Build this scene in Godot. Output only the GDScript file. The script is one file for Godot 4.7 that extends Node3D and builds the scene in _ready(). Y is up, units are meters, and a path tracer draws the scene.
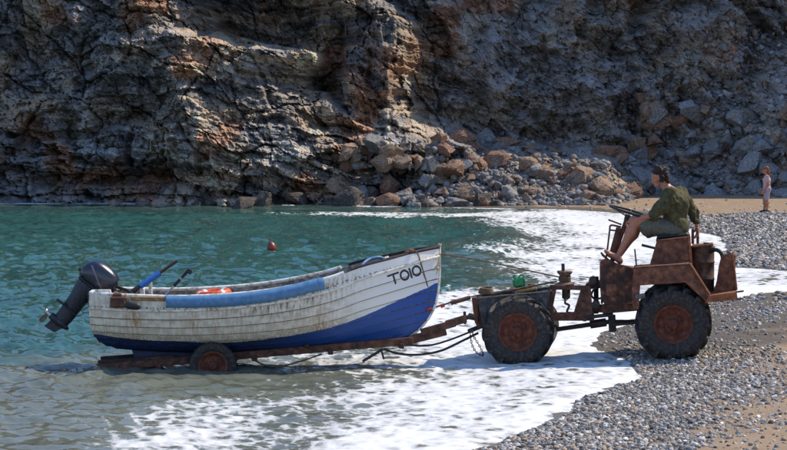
extends Node3D
# A cove under a rocky cliff: a clinker boat on its trailer, nosed on to a rusty home-made tractor at the water's edge.
# World: x to the right along the beach, y up, the sea lies towards -x, the cliff 80 m off towards -z. Metres.

const LENS := 2016.0          # focal length in the photograph's pixels (787 wide)
const EYE := Vector3(0, 3.3, 0)
var pitch := -atan(101.0 / 2016.0)
var used := {}
var rng := RandomNumberGenerator.new()
var M := {}

# ---------------------------------------------------------------- measuring
func sight(px: float, py: float) -> Vector3:
	return Basis(Vector3.RIGHT, pitch) * Vector3((px - 393.5) / LENS, -(py - 225.0) / LENS, -1.0)
func at(px: float, py: float, d: float) -> Vector3:        # world point read off the photograph at distance d
	var r := sight(px, py)
	return EYE + r * (d / -r.z)
func on(f: Transform3D, px: float, py: float, z: float) -> Vector3:   # the same, in a thing's own axes, on its plane z
	var inv := f.affine_inverse()
	var o := inv * EYE
	var r := inv.basis * sight(px, py)
	return o + r * ((z - o.z) / r.z)

# ---------------------------------------------------------------- nodes
func numbered(called: String) -> String:
	if not used.has(called):
		used[called] = 0
		return called
	used[called] += 1
	return "%s_%03d" % [called, used[called]]
func tag(o: Node3D, label: String, category: String, group := "") -> Node3D:
	o.set_meta("label", label)
	o.set_meta("category", category)
	if group != "":
		o.set_meta("group", group)
	return o
func thing(called: String, label: String, category: String, f := Transform3D.IDENTITY, group := "") -> Node3D:
	var o := Node3D.new()
	o.name = numbered(called)
	add_child(o)
	o.transform = f
	return tag(o, label, category, group)
func put(called: String, mesh: Mesh, m: Material, parent: Node3D = null) -> MeshInstance3D:
	var o := MeshInstance3D.new()
	o.mesh = mesh
	o.material_override = m
	if parent == null or parent == self:
		o.name = numbered(called)
		add_child(o)
	else:
		o.name = called
		parent.add_child(o, true)
	return o
func structure(called: String, mesh: Mesh, m: Material) -> MeshInstance3D:
	var o := put(called, mesh, m)
	o.set_meta("kind", "structure")
	return o

# ---------------------------------------------------------------- shapes
func new_st() -> SurfaceTool:
	var st := SurfaceTool.new()
	st.begin(Mesh.PRIMITIVE_TRIANGLES)
	return st
func done(st: SurfaceTool) -> ArrayMesh:
	st.generate_normals()
	return st.commit()
func tri(st: SurfaceTool, a: Vector3, b: Vector3, c: Vector3) -> void:
	st.add_vertex(a); st.add_vertex(b); st.add_vertex(c)
func quad(st: SurfaceTool, a: Vector3, b: Vector3, c: Vector3, d: Vector3) -> void:
	tri(st, a, b, c); tri(st, a, c, d)
func loft(st: SurfaceTool, rings: Array, closed := true, caps := true, smooth := 0) -> void:
	st.set_smooth_group(smooth)
	for i in rings.size() - 1:
		var p: Array = rings[i]
		var q: Array = rings[i + 1]
		var n := p.size()
		for k in (n if closed else n - 1):
			var l := (k + 1) % n
			quad(st, p[k], q[k], q[l], p[l])
	if caps and closed:
		st.set_smooth_group(-1)
		for e in [rings[0], rings[rings.size() - 1]]:
			var c := Vector3.ZERO
			for v in e:
				c += v
			c /= e.size()
			for k in e.size():
				if e == rings[0]:
					tri(st, c, e[k], e[(k + 1) % e.size()])
				else:
					tri(st, c, e[(k + 1) % e.size()], e[k])
func tube(st: SurfaceTool, pts: Array, r, sides := 10, closed := false) -> void:
	var rings := []
	var n := pts.size()
	var last := Vector3.ZERO
	for i in n:
		var a: Vector3 = pts[(i - 1 + n) % n] if (closed or i > 0) else pts[i]
		var b: Vector3 = pts[(i + 1) % n] if (closed or i < n - 1) else pts[i]
		var t := (b - a).normalized()
		var u := last - t * last.dot(t)
		if u.length() < 0.01:
			u = t.cross(Vector3.UP if absf(t.y) < 0.9 else Vector3.RIGHT)
		u = u.normalized()
		last = u
		var w := t.cross(u)
		var rad: float = r[i] if r is Array else r
		var ring := []
		for k in sides:
			var g := TAU * k / sides
			ring.append(pts[i] + (u * cos(g) + w * sin(g)) * rad)
		rings.append(ring)
	if closed:
		rings.append(rings[0])
	loft(st, rings, true, not closed)
func rod(a: Vector3, b: Vector3, r: float, sides := 10) -> ArrayMesh:
	var st := new_st()
	tube(st, [a, b], r, sides)
	return done(st)
func cable(pts: Array, r: float, sides := 6) -> ArrayMesh:
	var st := new_st()
	tube(st, curve(pts, 6), r, sides)
	return done(st)
func curve(pts: Array, per: int) -> Array:                 # smooth line through points
	var out := []
	for i in pts.size() - 1:
		var a: Vector3 = pts[maxi(i - 1, 0)]
		var d: Vector3 = pts[mini(i + 2, pts.size() - 1)]
		for k in per:
			out.append((pts[i] as Vector3).cubic_interpolate(pts[i + 1], a, d, float(k) / per))
	out.append(pts[pts.size() - 1])
	return out
func lathe(st: SurfaceTool, prof: Array, segs: int, x: Transform3D, smooth := 0) -> void:   # profile of [radius, height] round the y axis
	var rings := []
	for p in prof:
		var ring := []
		for k in segs:
			var g := TAU * k / segs
			ring.append(x * Vector3(cos(g) * p[0], p[1], sin(g) * p[0]))
		rings.append(ring)
	loft(st, rings, true, false, smooth)
func bar(st: SurfaceTool, x: Transform3D, s: Vector3, c := 0.01) -> void:     # a box of size s with its edges chamfered by c
	st.set_smooth_group(-1)
	var h := s / 2
	c = minf(c, minf(h.x, minf(h.y, h.z)) * 0.8)
	var rings := []
	for e in [[-h.y, c], [-h.y + c, 0.0], [h.y - c, 0.0], [h.y, c]]:
		var a: float = h.x - e[1]
		var b: float = h.z - e[1]
		var k: float = c
		rings.append([Vector3(a - k, e[0], b), Vector3(a, e[0], b - k), Vector3(a, e[0], -b + k), Vector3(a - k, e[0], -b), Vector3(-a + k, e[0], -b), Vector3(-a, e[0], -b + k), Vector3(-a, e[0], b - k), Vector3(-a + k, e[0], b)].map(func(v): return x * v))
	loft(st, rings, true, true, -1)
func block(s: Vector3, c := 0.01) -> ArrayMesh:
	var st := new_st()
	bar(st, Transform3D.IDENTITY, s, c)
	return done(st)
func beam(st: SurfaceTool, a: Vector3, b: Vector3, high: float, wide: float, c := 0.008) -> void:   # box from a to b, its height near the vertical
	var t := (b - a).normalized()
	var side := t.cross(Vector3.UP)
	if side.length() < 0.05:
		side = Vector3.BACK
	side = side.normalized()
	var up := side.cross(t)
	bar(st, Transform3D(Basis(t, up, side), (a + b) / 2), Vector3(a.distance_to(b), high, wide), c)
func beam_mesh(a: Vector3, b: Vector3, high: float, wide: float, c := 0.008) -> ArrayMesh:
	var st := new_st()
	beam(st, a, b, high, wide, c)
	return done(st)
func plate(st: SurfaceTool, poly: Array, z0: float, z1: float) -> void:      # a flat outline in x, y given thickness along z
	st.set_smooth_group(-1)
	var p := PackedVector2Array()
	for v in poly:
		p.append(Vector2(v.x, v.y))
	var idx := Geometry2D.triangulate_polygon(p)
	for i in range(0, idx.size(), 3):
		for z in [z0, z1]:
			var a := Vector3(p[idx[i]].x, p[idx[i]].y, z)
			var b := Vector3(p[idx[i + 1]].x, p[idx[i + 1]].y, z)
			var c := Vector3(p[idx[i + 2]].x, p[idx[i + 2]].y, z)
			if ((b - a).cross(c - a).z > 0) == (z == minf(z0, z1)):
				tri(st, a, b, c)
			else:
				tri(st, a, c, b)
	var ccw := not Geometry2D.is_polygon_clockwise(p)
	var zn := minf(z0, z1)
	var zf := maxf(z0, z1)
	for i in p.size():
		var a := p[i]
		var b := p[(i + 1) % p.size()]
		if not ccw:
			var c := a
			a = b
			b = c
		quad(st, Vector3(a.x, a.y, zn), Vector3(a.x, a.y, zf), Vector3(b.x, b.y, zf), Vector3(b.x, b.y, zn))
func plate_mesh(poly: Array, z0: float, z1: float) -> ArrayMesh:
	var st := new_st()
	plate(st, poly, z0, z1)
	return done(st)
func table(t: Array, x: float) -> float:                   # smooth interpolation in [[x, y], ...]
	if x <= t[0][0]:
		return t[0][1]
	for i in t.size() - 1:
		if x <= t[i + 1][0]:
			var f: float = (x - t[i][0]) / (t[i + 1][0] - t[i][0])
			return cubic_interpolate(t[i][1], t[i + 1][1], t[maxi(i - 1, 0)][1], t[mini(i + 2, t.size() - 1)][1], f)
	return t[t.size() - 1][1]

# ---------------------------------------------------------------- bodies: tapered bones joined smoothly, meshed as surface nets
func skin_mesh(bones: Array, cell: float, k := 40.0, wrinkle := 0.0) -> ArrayMesh:   # bone: [a, b, ra, rb] or with a squash along z [a, b, ra, rb, sz]
	var lo := Vector3(1e9, 1e9, 1e9)
	var hi := -lo
	var pad := cell * 3 + 1.2 / k + wrinkle
	for b in bones:
		var r: float = maxf(b[2], b[3]) * maxf(1.0, b[4] if b.size() > 4 else 1.0) + pad
		lo = lo.min((b[0] as Vector3).min(b[1]) - Vector3.ONE * r)
		hi = hi.max((b[0] as Vector3).max(b[1]) + Vector3.ONE * r)
	var nx := int((hi.x - lo.x) / cell) + 2
	var ny := int((hi.y - lo.y) / cell) + 2
	var nz := int((hi.z - lo.z) / cell) + 2
	var f := PackedFloat32Array()
	f.resize(nx * ny * nz)
	for b in bones:
		var a: Vector3 = b[0]
		var e: Vector3 = b[1]
		var ra: float = b[2]
		var rb: float = b[3]
		var sz: float = b[4] if b.size() > 4 else 1.0
		var r := maxf(ra, rb) * maxf(1.0, sz) + pad + 2.0 / k
		var p0 := ((a.min(e) - Vector3.ONE * r - lo) / cell)
		var p1 := ((a.max(e) + Vector3.ONE * r - lo) / cell)
		var mid := (a.z + e.z) / 2
		var ax := e - a
		var l2 := maxf(ax.length_squared(), 1e-9)
		for z in range(maxi(0, int(p0.z)), mini(nz, int(p1.z) + 1)):
			for y in range(maxi(0, int(p0.y)), mini(ny, int(p1.y) + 1)):
				var row := (z * ny + y) * nx
				for x in range(maxi(0, int(p0.x)), mini(nx, int(p1.x) + 1)):
					var p := lo + Vector3(x, y, z) * cell
					var t := clampf((p - a).dot(ax) / l2, 0.0, 1.0)
					var q := p - a - ax * t
					q.z /= sz
					var d := q.length() - (ra + (rb - ra) * t)
					if d < pad + 2.0 / k:
						f[row + x] += exp(-k * d)
	var fold := FastNoiseLite.new()
	fold.seed = 5
	fold.frequency = 9.0
	fold.fractal_octaves = 2
	for i in f.size():
		f[i] = (-log(f[i]) / k) if f[i] > 1e-12 else 1.0
	if wrinkle > 0:
		for z in nz:
			for y in ny:
				for x in nx:
					var i := (z * ny + y) * nx + x
					if absf(f[i]) < wrinkle * 3 + cell * 2:
						f[i] += wrinkle * fold.get_noise_3d(lo.x + x * cell, (lo.y + y * cell) * 0.6, lo.z + z * cell) * 1.6
	var vert := {}
	var pos := PackedVector3Array()
	var idx := PackedInt32Array()
	var sx := 1
	var sy := nx
	var szz := nx * ny
	for z in nz - 1:
		for y in ny - 1:
			for x in nx - 1:
				var i := z * szz + y * sy + x
				var inside := 0
				for c in 8:
					if f[i + (c & 1) * sx + ((c >> 1) & 1) * sy + ((c >> 2) & 1) * szz] < 0:
						inside += 1
				if inside == 0 or inside == 8:
					continue
				var sum := Vector3.ZERO
				var n := 0
				for c in 8:
					for ax in 3:
						if c & (1 << ax):
							continue
						var d := c | (1 << ax)
						var fa := f[i + (c & 1) * sx + ((c >> 1) & 1) * sy + ((c >> 2) & 1) * szz]
						var fb := f[i + (d & 1) * sx + ((d >> 1) & 1) * sy + ((d >> 2) & 1) * szz]
						if (fa < 0) != (fb < 0):
							var t := fa / (fa - fb)
							sum += Vector3(c & 1, (c >> 1) & 1, (c >> 2) & 1).lerp(Vector3(d & 1, (d >> 1) & 1, (d >> 2) & 1), t)
							n += 1
				vert[i] = pos.size()
				pos.append(lo + (Vector3(x, y, z) + sum / n) * cell)
	for i in vert:
		var inside: bool = f[i] < 0
		for ax in 3:
			var s: int = [sx, sy, szz][ax]
			if inside == (f[i + s] < 0):
				continue
			var u: int = [sy, szz, sx][ax]
			var v: int = [szz, sx, sy][ax]
			if not (vert.has(i - u) and vert.has(i - v) and vert.has(i - u - v)):
				continue
			var q := [vert[i], vert[i - u], vert[i - u - v], vert[i - v]]
			if inside:
				q = [q[0], q[3], q[2], q[1]]
			idx.append_array(PackedInt32Array([q[0], q[1], q[2], q[0], q[2], q[3]]))
	var arr := []
	arr.resize(Mesh.ARRAY_MAX)
	arr[Mesh.ARRAY_VERTEX] = pos
	arr[Mesh.ARRAY_INDEX] = idx
	var m := ArrayMesh.new()
	m.add_surface_from_arrays(Mesh.PRIMITIVE_TRIANGLES, arr)
	var st := SurfaceTool.new()
	st.create_from(m, 0)
	st.generate_normals()
	return st.commit()

# ---------------------------------------------------------------- materials
func lin(r: float, g: float, b: float) -> Color:           # a real-world base colour
	return Color(r, g, b).linear_to_srgb()
func ramp(stops: Array) -> Gradient:
	var g := Gradient.new()
	g.offsets = PackedFloat32Array(stops.map(func(s): return s[0]))
	g.colors = PackedColorArray(stops.map(func(s): return s[1]))
	return g
func noise(sd: int, freq: float, oct := 5, kind := FastNoiseLite.TYPE_SIMPLEX_SMOOTH) -> FastNoiseLite:
	var n := FastNoiseLite.new()
	n.seed = sd
	n.frequency = freq
	n.noise_type = kind
	n.fractal_octaves = oct
	n.fractal_type = FastNoiseLite.FRACTAL_FBM
	return n
func noise_tex(sd: int, freq: float, stops: Array, size := 512, oct := 5, kind := FastNoiseLite.TYPE_SIMPLEX_SMOOTH) -> NoiseTexture2D:
	var t := NoiseTexture2D.new()
	t.width = size
	t.height = size
	t.seamless = true
	t.noise = noise(sd, freq, oct, kind)
	t.noise.fractal_gain = 0.62
	t.color_ramp = ramp(stops)
	return t
func grey_tex(sd: int, freq: float, a := 0.0, b := 1.0, oct := 5) -> NoiseTexture2D:
	return noise_tex(sd, freq, [[0.0, Color(a, a, a)], [1.0, Color(b, b, b)]], 512, oct)
func plain(c: Color, rough := 0.6, metal := 0.0) -> StandardMaterial3D:
	var m := StandardMaterial3D.new()
	m.albedo_color = c
	m.roughness = rough
	m.metallic = metal
	return m
func worn(stops: Array, sd: int, scale: float, rough := 0.85, relief := 0.0, freq := 0.012) -> StandardMaterial3D:   # mottled surface, mapped on three planes in the thing's own axes
	var m := StandardMaterial3D.new()
	m.albedo_texture = noise_tex(sd, freq, stops)
	m.roughness = rough
	m.uv1_triplanar = true
	m.uv1_scale = Vector3.ONE * scale
	if relief > 0:
		m.heightmap_enabled = true
		m.heightmap_texture = grey_tex(sd + 50, 0.03)
		m.heightmap_scale = relief
	return m
func materials() -> void:
	M.rust = worn([[0.15, lin(0.06, 0.025, 0.016)], [0.4, lin(0.12, 0.045, 0.024)], [0.6, lin(0.165, 0.06, 0.03)], [0.85, lin(0.23, 0.1, 0.055)]], 11, 1.7, 0.85, 0.35, 0.008)
	M.black_iron = worn([[0.3, lin(0.012, 0.011, 0.011)], [0.55, lin(0.03, 0.022, 0.018)], [0.75, lin(0.08, 0.035, 0.02)]], 13, 2.2, 0.65, 0.25)
	M.rubber = worn([[0.3, lin(0.011, 0.010, 0.010)], [0.55, lin(0.022, 0.019, 0.017)], [0.72, lin(0.06, 0.046, 0.036)]], 14, 2.4, 0.75, 0.1)
	M.hub = worn([[0.15, lin(0.05, 0.016, 0.01)], [0.45, lin(0.11, 0.028, 0.014)], [0.65, lin(0.16, 0.045, 0.02)], [0.85, lin(0.2, 0.08, 0.045)]], 15, 2.2, 0.85, 0.3, 0.008)
	M.tub = worn([[0.3, lin(0.02, 0.026, 0.034)], [0.52, lin(0.04, 0.05, 0.062)], [0.66, lin(0.075, 0.08, 0.085)], [0.78, lin(0.14, 0.07, 0.04)]], 16, 1.4, 0.55, 0.15)
	M.wood = worn([[0.3, lin(0.05, 0.028, 0.016)], [0.55, lin(0.11, 0.062, 0.035)], [0.75, lin(0.2, 0.12, 0.07)]], 17, 1.5, 0.85, 0.3)
	M.oiled_wood = worn([[0.3, lin(0.2, 0.1, 0.03)], [0.6, lin(0.33, 0.19, 0.07)], [0.8, lin(0.42, 0.27, 0.12)]], 18, 1.8, 0.6, 0.15)
	M.dark_wood = worn([[0.3, lin(0.018, 0.012, 0.01)], [0.6, lin(0.05, 0.03, 0.02)], [0.8, lin(0.1, 0.055, 0.03)]], 19, 1.6, 0.8, 0.3)
	M.white_paint = worn([[0.28, lin(0.36, 0.27, 0.17)], [0.4, lin(0.62, 0.57, 0.48)], [0.52, lin(0.74, 0.71, 0.64)], [0.8, lin(0.8, 0.78, 0.73)]], 20, 1.3, 0.5, 0.08)
	M.blue_paint = worn([[0.2, lin(0.006, 0.015, 0.045)], [0.55, lin(0.008, 0.024, 0.1)], [0.85, lin(0.012, 0.04, 0.2)]], 21, 1.4, 0.5, 0.08, 0.01)
	M.blue_foam = worn([[0.2, lin(0.06, 0.16, 0.3)], [0.5, lin(0.08, 0.2, 0.36)], [0.85, lin(0.13, 0.26, 0.42)]], 22, 1.6, 0.6, 0.05)
	M.blue_foam_bright = worn([[0.3, lin(0.015, 0.1, 0.36)], [0.7, lin(0.03, 0.17, 0.5)]], 37, 4.0, 0.55)
	M.frame_rust = worn([[0.15, lin(0.035, 0.017, 0.012)], [0.45, lin(0.085, 0.034, 0.02)], [0.65, lin(0.125, 0.048, 0.026)], [0.85, lin(0.15, 0.075, 0.05)]], 38, 1.7, 0.85, 0.35, 0.008)
	M.tub_rim = worn([[0.3, lin(0.05, 0.05, 0.05)], [0.55, lin(0.13, 0.125, 0.12)], [0.72, lin(0.16, 0.09, 0.055)]], 40, 2.0, 0.6, 0.15)
	M.capstan = worn([[0.3, lin(0.06, 0.03, 0.02)], [0.55, lin(0.17, 0.085, 0.05)], [0.75, lin(0.26, 0.16, 0.11)]], 41, 2.5, 0.7, 0.2)
	M.scuttle = worn([[0.15, lin(0.022, 0.012, 0.009)], [0.45, lin(0.055, 0.023, 0.015)], [0.62, lin(0.1, 0.036, 0.018)], [0.85, lin(0.27, 0.1, 0.038)]], 42, 1.4, 0.85, 0.35, 0.007)
	M.bright_rust = worn([[0.15, lin(0.14, 0.045, 0.02)], [0.5, lin(0.24, 0.078, 0.028)], [0.85, lin(0.31, 0.12, 0.05)]], 43, 1.8, 0.85, 0.3, 0.008)
	M.drum = worn([[0.15, lin(0.03, 0.016, 0.011)], [0.45, lin(0.075, 0.035, 0.02)], [0.65, lin(0.12, 0.062, 0.036)], [0.85, lin(0.2, 0.12, 0.07)]], 44, 1.5, 0.8, 0.4, 0.008)
	M.net = worn([[0.3, lin(0.015, 0.014, 0.012)], [0.55, lin(0.045, 0.036, 0.026)], [0.75, lin(0.13, 0.085, 0.05)]], 45, 4.0, 0.95, 0.6, 0.03)
	M.buoy = worn([[0.3, lin(0.07, 0.01, 0.012)], [0.5, lin(0.25, 0.025, 0.015)], [0.7, lin(0.4, 0.07, 0.03)]], 46, 2.5, 0.4)
	M.eye = plain(lin(0.06, 0.045, 0.04), 0.2)
	M.seam = worn([[0.2, lin(0.03, 0.024, 0.018)], [0.5, lin(0.07, 0.055, 0.04)], [0.8, lin(0.3, 0.26, 0.2)]], 47, 2.6, 0.9)
	M.grey_paint = worn([[0.3, lin(0.12, 0.1, 0.08)], [0.6, lin(0.3, 0.27, 0.22)], [0.8, lin(0.4, 0.36, 0.3)]], 23, 1.5, 0.75, 0.1)
	M.navy = plain(lin(0.008, 0.011, 0.026), 0.32)
	M.navy.clearcoat_enabled = true
	M.navy.clearcoat = 0.5
	M.navy.clearcoat_roughness = 0.15
	M.navy_dull = worn([[0.3, lin(0.006, 0.008, 0.014)], [0.6, lin(0.014, 0.017, 0.028)], [0.8, lin(0.05, 0.05, 0.055)]], 24, 3.0, 0.45)
	M.cowl_grey = plain(lin(0.13, 0.13, 0.18), 0.3)
	M.steel = plain(lin(0.45, 0.44, 0.42), 0.35, 0.9)
	M.orange = worn([[0.3, lin(0.5, 0.06, 0.015)], [0.7, lin(0.7, 0.1, 0.025)]], 25, 3.0, 0.5)
	M.red = worn([[0.3, lin(0.25, 0.025, 0.015)], [0.7, lin(0.4, 0.04, 0.02)]], 26, 3.0, 0.5)
	M.green = worn([[0.3, lin(0.0, 0.14, 0.045)], [0.7, lin(0.005, 0.25, 0.075)]], 27, 3.0, 0.35)
	M.rope = worn([[0.3, lin(0.06, 0.04, 0.024)], [0.6, lin(0.15, 0.1, 0.06)], [0.8, lin(0.26, 0.18, 0.1)]], 28, 12.0, 0.95, 0.2)
	M.pale_rope = worn([[0.3, lin(0.3, 0.24, 0.16)], [0.7, lin(0.55, 0.48, 0.38)]], 29, 12.0, 0.95, 0.2)
	M.black_rubber = plain(lin(0.012, 0.012, 0.012), 0.55)
	M.skin = worn([[0.3, lin(0.34, 0.13, 0.075)], [0.7, lin(0.42, 0.18, 0.11)]], 30, 4.0, 0.5)
	M.hair = worn([[0.2, lin(0.008, 0.004, 0.003)], [0.6, lin(0.022, 0.009, 0.005)], [0.85, lin(0.05, 0.02, 0.011)]], 31, 6.0, 0.7, 0.6, 0.03)
	M.olive = worn([[0.2, lin(0.034, 0.032, 0.012)], [0.5, lin(0.062, 0.055, 0.02)], [0.8, lin(0.105, 0.09, 0.035)]], 32, 2.2, 0.95, 0.3, 0.01)
	M.khaki = worn([[0.3, lin(0.085, 0.08, 0.062)], [0.7, lin(0.14, 0.13, 0.1)]], 33, 4.0, 0.95, 0.2)
	M.pink = worn([[0.3, lin(0.45, 0.27, 0.27)], [0.7, lin(0.55, 0.36, 0.35)]], 34, 4.0, 0.9)
	M.lilac = worn([[0.3, lin(0.3, 0.24, 0.29)], [0.7, lin(0.4, 0.33, 0.36)]], 35, 4.0, 0.9)
	M.ginger = worn([[0.3, lin(0.12, 0.035, 0.014)], [0.7, lin(0.24, 0.08, 0.03)]], 36, 5.0, 0.7)

# ---------------------------------------------------------------- the shore
# swash edge as (x, distance); land lies to the right of the line as it runs out from the camera
var SHORE := [[-1.2, 12.0], [0.2, 18.0], [0.95, 19.8], [1.98, 22.6], [3.08, 25.2], [3.2, 27.0], [2.95, 29.0], [3.25, 31.0], [4.5, 34.0], [5.9, 36.6], [7.6, 38.6], [9.4, 40.2], [10.6, 41.9], [9.0, 43.2], [7.8, 45.0], [8.1, 49.0], [8.9, 54.0], [9.3, 58.0], [8.8, 66.0], [8.4, 72.0], [6.6, 75.6], [3.0, 77.0], [-2.0, 79.5], [-8.0, 81.3], [-24.0, 82.0], [-60.0, 84.0]]
const SX0 := -45.0
const SD0 := 12.0
const SSTEP := 0.25
const SNX := 281
const SND := 293
var shore_map := PackedFloat32Array()
func shore_exact(x: float, d: float) -> float:
	var best := 1e9
	var sgn := 1.0
	for i in SHORE.size() - 1:
		var ax: float = SHORE[i][0]
		var ad: float = SHORE[i][1]
		var bx: float = SHORE[i + 1][0] - ax
		var bd: float = SHORE[i + 1][1] - ad
		var t := clampf(((x - ax) * bx + (d - ad) * bd) / (bx * bx + bd * bd), 0.0, 1.0)
		var ex := x - ax - bx * t
		var ed := d - ad - bd * t
		var q := ex * ex + ed * ed
		if q < best - 1e-7:
			best = q
			sgn = 1.0 if bd * (x - ax) - bx * (d - ad) > 0 else -1.0
		elif q < best + 1e-7 and t < 0.001:   # at a corner both neighbours decide
			pass
	return sgn * sqrt(best)
func shore_build() -> void:
	var wob := noise(3, 0.35, 3)
	shore_map.resize(SNX * SND)
	for j in SND:
		for i in SNX:
			var x := SX0 + i * SSTEP
			var d := SD0 + j * SSTEP
			shore_map[j * SNX + i] = shore_exact(x, d) + 0.22 * wob.get_noise_2d(x, d) + 0.12 * wob.get_noise_2d(x * 3.0 + 50.0, d * 3.0)
func shore(x: float, d: float) -> float:                   # metres landward of the swash edge (negative: in the water)
	var u := clampf((x - SX0) / SSTEP, 0.0, SNX - 1.001)
	var v := clampf((d - SD0) / SSTEP, 0.0, SND - 1.001)
	var i := int(u)
	var j := int(v)
	var f := u - i
	var g := v - j
	var k := j * SNX + i
	return lerpf(lerpf(shore_map[k], shore_map[k + 1], f), lerpf(shore_map[k + SNX], shore_map[k + SNX + 1], f), g)
var n_ground := noise(41, 0.6, 4)
func ground_y(x: float, d: float) -> float:
	var t := shore(x, d)
	var y := 0.10 + (0.035 * t if t > 0 else 0.055 * t)
	if t > 4.0:
		y = 0.24 + 0.02 * (t - 4.0)
	return maxf(y, -2.0) + 0.022 * n_ground.get_noise_2d(x, d) * smoothstep(-1.0, 1.5, t)
func water_y(t: float) -> float:                           # still level, and the film of the swash running up the sand
	var g := 0.10 + 0.055 * t
	return maxf(0.0, g + 0.028 * smoothstep(0.0, -0.5, t)) if t < 0 else 0.10 + 0.035 * t - 0.03 - 0.1 * t

func spaced(parts: Array) -> PackedFloat32Array:           # [[from, to, step], ...]
	var o := PackedFloat32Array()
	for p in parts:
		var n := int(round((p[1] - p[0]) / p[2]))
		for k in n:
			o.append(lerpf(p[0], p[1], float(k) / n))
	o.append(parts[parts.size() - 1][1])
	return o
func grid_mesh(nx: int, nd: int, pos: PackedVector3Array, uv: PackedVector2Array, col: PackedColorArray, flat := false) -> ArrayMesh:
	var idx := PackedInt32Array()
	idx.resize((nx - 1) * (nd - 1) * 6)
	var w := 0
	for j in nd - 1:
		for i in nx - 1:
			var a := j * nx + i
			var b := a + 1
			var c := a + nx
			idx[w] = a; idx[w + 1] = c; idx[w + 2] = b; idx[w + 3] = b; idx[w + 4] = c; idx[w + 5] = c + 1
			w += 6
	var arr := []
	arr.resize(Mesh.ARRAY_MAX)
	arr[Mesh.ARRAY_VERTEX] = pos
	arr[Mesh.ARRAY_INDEX] = idx
	if uv.size():
		arr[Mesh.ARRAY_TEX_UV] = uv
	if col.size():
		arr[Mesh.ARRAY_COLOR] = col
	var m := ArrayMesh.new()
	m.add_surface_from_arrays(Mesh.PRIMITIVE_TRIANGLES, arr)
	if flat:
		return m
	var st := SurfaceTool.new()
	st.create_from(m, 0)
	st.generate_normals()
	return st.commit()

func gravelly(x: float, d: float, t: float) -> float:      # how much of the sand the shingle hides
	var edge: float = 1.25 + 0.8 * n_ground.get_noise_2d(x * 0.7 + 9.0, d * 0.7) + smoothstep(31.0, 44.0, d) * 4.2
	var clear := smoothstep(27.6, 28.8, d) * (1.0 - smoothstep(41.0, 42.5, d)) # the wet flat behind the tractor
	var g := 1.0 - smoothstep(edge - 0.7, edge + 1.2, t)
	return g * (1.0 - 0.85 * clear * (1.0 - smoothstep(1.0, 2.2, t))) * (1.0 - smoothstep(66.5, 71.0, d + 2.0 * n_ground.get_noise_2d(x * 0.4, d * 0.2)))
func build_ground() -> void:
	var xs := spaced([[-160.0, -40.0, 30.0], [-40.0, -2.0, 2.0], [-2.0, 13.0, 0.09], [13.0, 22.0, 0.5], [22.0, 160.0, 20.0]])
	var ds := spaced([[-40.0, 14.0, 9.0], [14.0, 34.0, 0.09], [34.0, 52.0, 0.16], [52.0, 90.0, 0.4], [90.0, 160.0, 10.0]])
	var pos := PackedVector3Array()
	var col := PackedColorArray()
	var nn := noise(44, 1.2, 4)
	for d in ds:
		for x in xs:
			var t := shore(x, clampf(d, 12.5, 84.0))
			pos.append(Vector3(x, ground_y(x, clampf(d, 12.5, 84.0)), -d))
			var q := nn.get_noise_2d(x, d)
			var dry := Vector3(0.36, 0.25, 0.155) * (1.0 + 0.25 * q)
			var wet := Vector3(0.115, 0.09, 0.066) * (1.0 + 0.2 * q)
			var flat := smoothstep(27.6, 28.8, d) * (1.0 - smoothstep(41.0, 42.5, d))   # the swash has just drained off this flat
			var c := wet.lerp(dry, smoothstep(0.7 + 1.5 * flat, 1.6 + 1.9 * flat, t + 0.5 * q))
			c = c.lerp(Vector3(0.17, 0.162, 0.155), 0.85 * gravelly(x, d, t))
			col.append(Color(c.x * 2, c.y * 2, c.z * 2))
	var m := StandardMaterial3D.new()
	m.vertex_color_use_as_albedo = true
	m.albedo_color = lin(0.5, 0.5, 0.5)
	m.albedo_texture = noise_tex(45, 0.05, [[0.25, lin(0.55, 0.55, 0.55)], [0.5, lin(0.9, 0.9, 0.9)], [0.75, lin(1, 1, 1)]])
	m.uv1_triplanar = true
	m.uv1_world_triplanar = true
	m.uv1_scale = Vector3.ONE * 1.7
	m.roughness = 0.85
	m.heightmap_enabled = true
	m.heightmap_texture = grey_tex(46, 0.06)
	m.heightmap_scale = 1.2
	var o := structure("beach", grid_mesh(xs.size(), ds.size(), pos, PackedVector2Array(), col), m)
	o.set_meta("label", "tan sand and grey shingle beach sloping into the sea")

# ---------------------------------------------------------------- the sea
var FOAM := noise(61, 0.9, 4)
func swell(x: float, d: float, t: float, a: FastNoiseLite, b: FastNoiseLite, c: FastNoiseLite) -> float:
	var open := smoothstep(-1.0, -9.0, t)
	var y := 0.0
	# low swell lines coming in on to the beach
	y += open * 0.05 * sin(x * 0.5 - d * 0.62 + 2.5 * a.get_noise_2d(x * 0.25, d * 0.25))
	# a small wave standing up before it breaks, off the bow
	var e := (t + 6.2 + 0.9 * a.get_noise_2d(x * 0.4 + 30.0, d * 0.4))
	y += 0.2 * exp(-e * e * 1.6) * smoothstep(44.0, 50.0, d) * (1.0 - smoothstep(60.0, 70.0, d))
	# wind chop
	var r := 1.0 - absf(b.get_noise_2d(x * 0.62, d))
	y += 0.15 * open * open * (r * r - 0.6) * 0.75 + 0.03 * (1.0 - open) * a.get_noise_2d(x * 1.1 + 8.0, d * 3.4)
	y += (0.01 + 0.06 * open) * c.get_noise_2d(x * 0.42, d * 1.15)
	y += (0.004 + 0.03 * open) * c.get_noise_2d(x * 1.25 + 70.0, d * 2.6)
	return y
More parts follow.
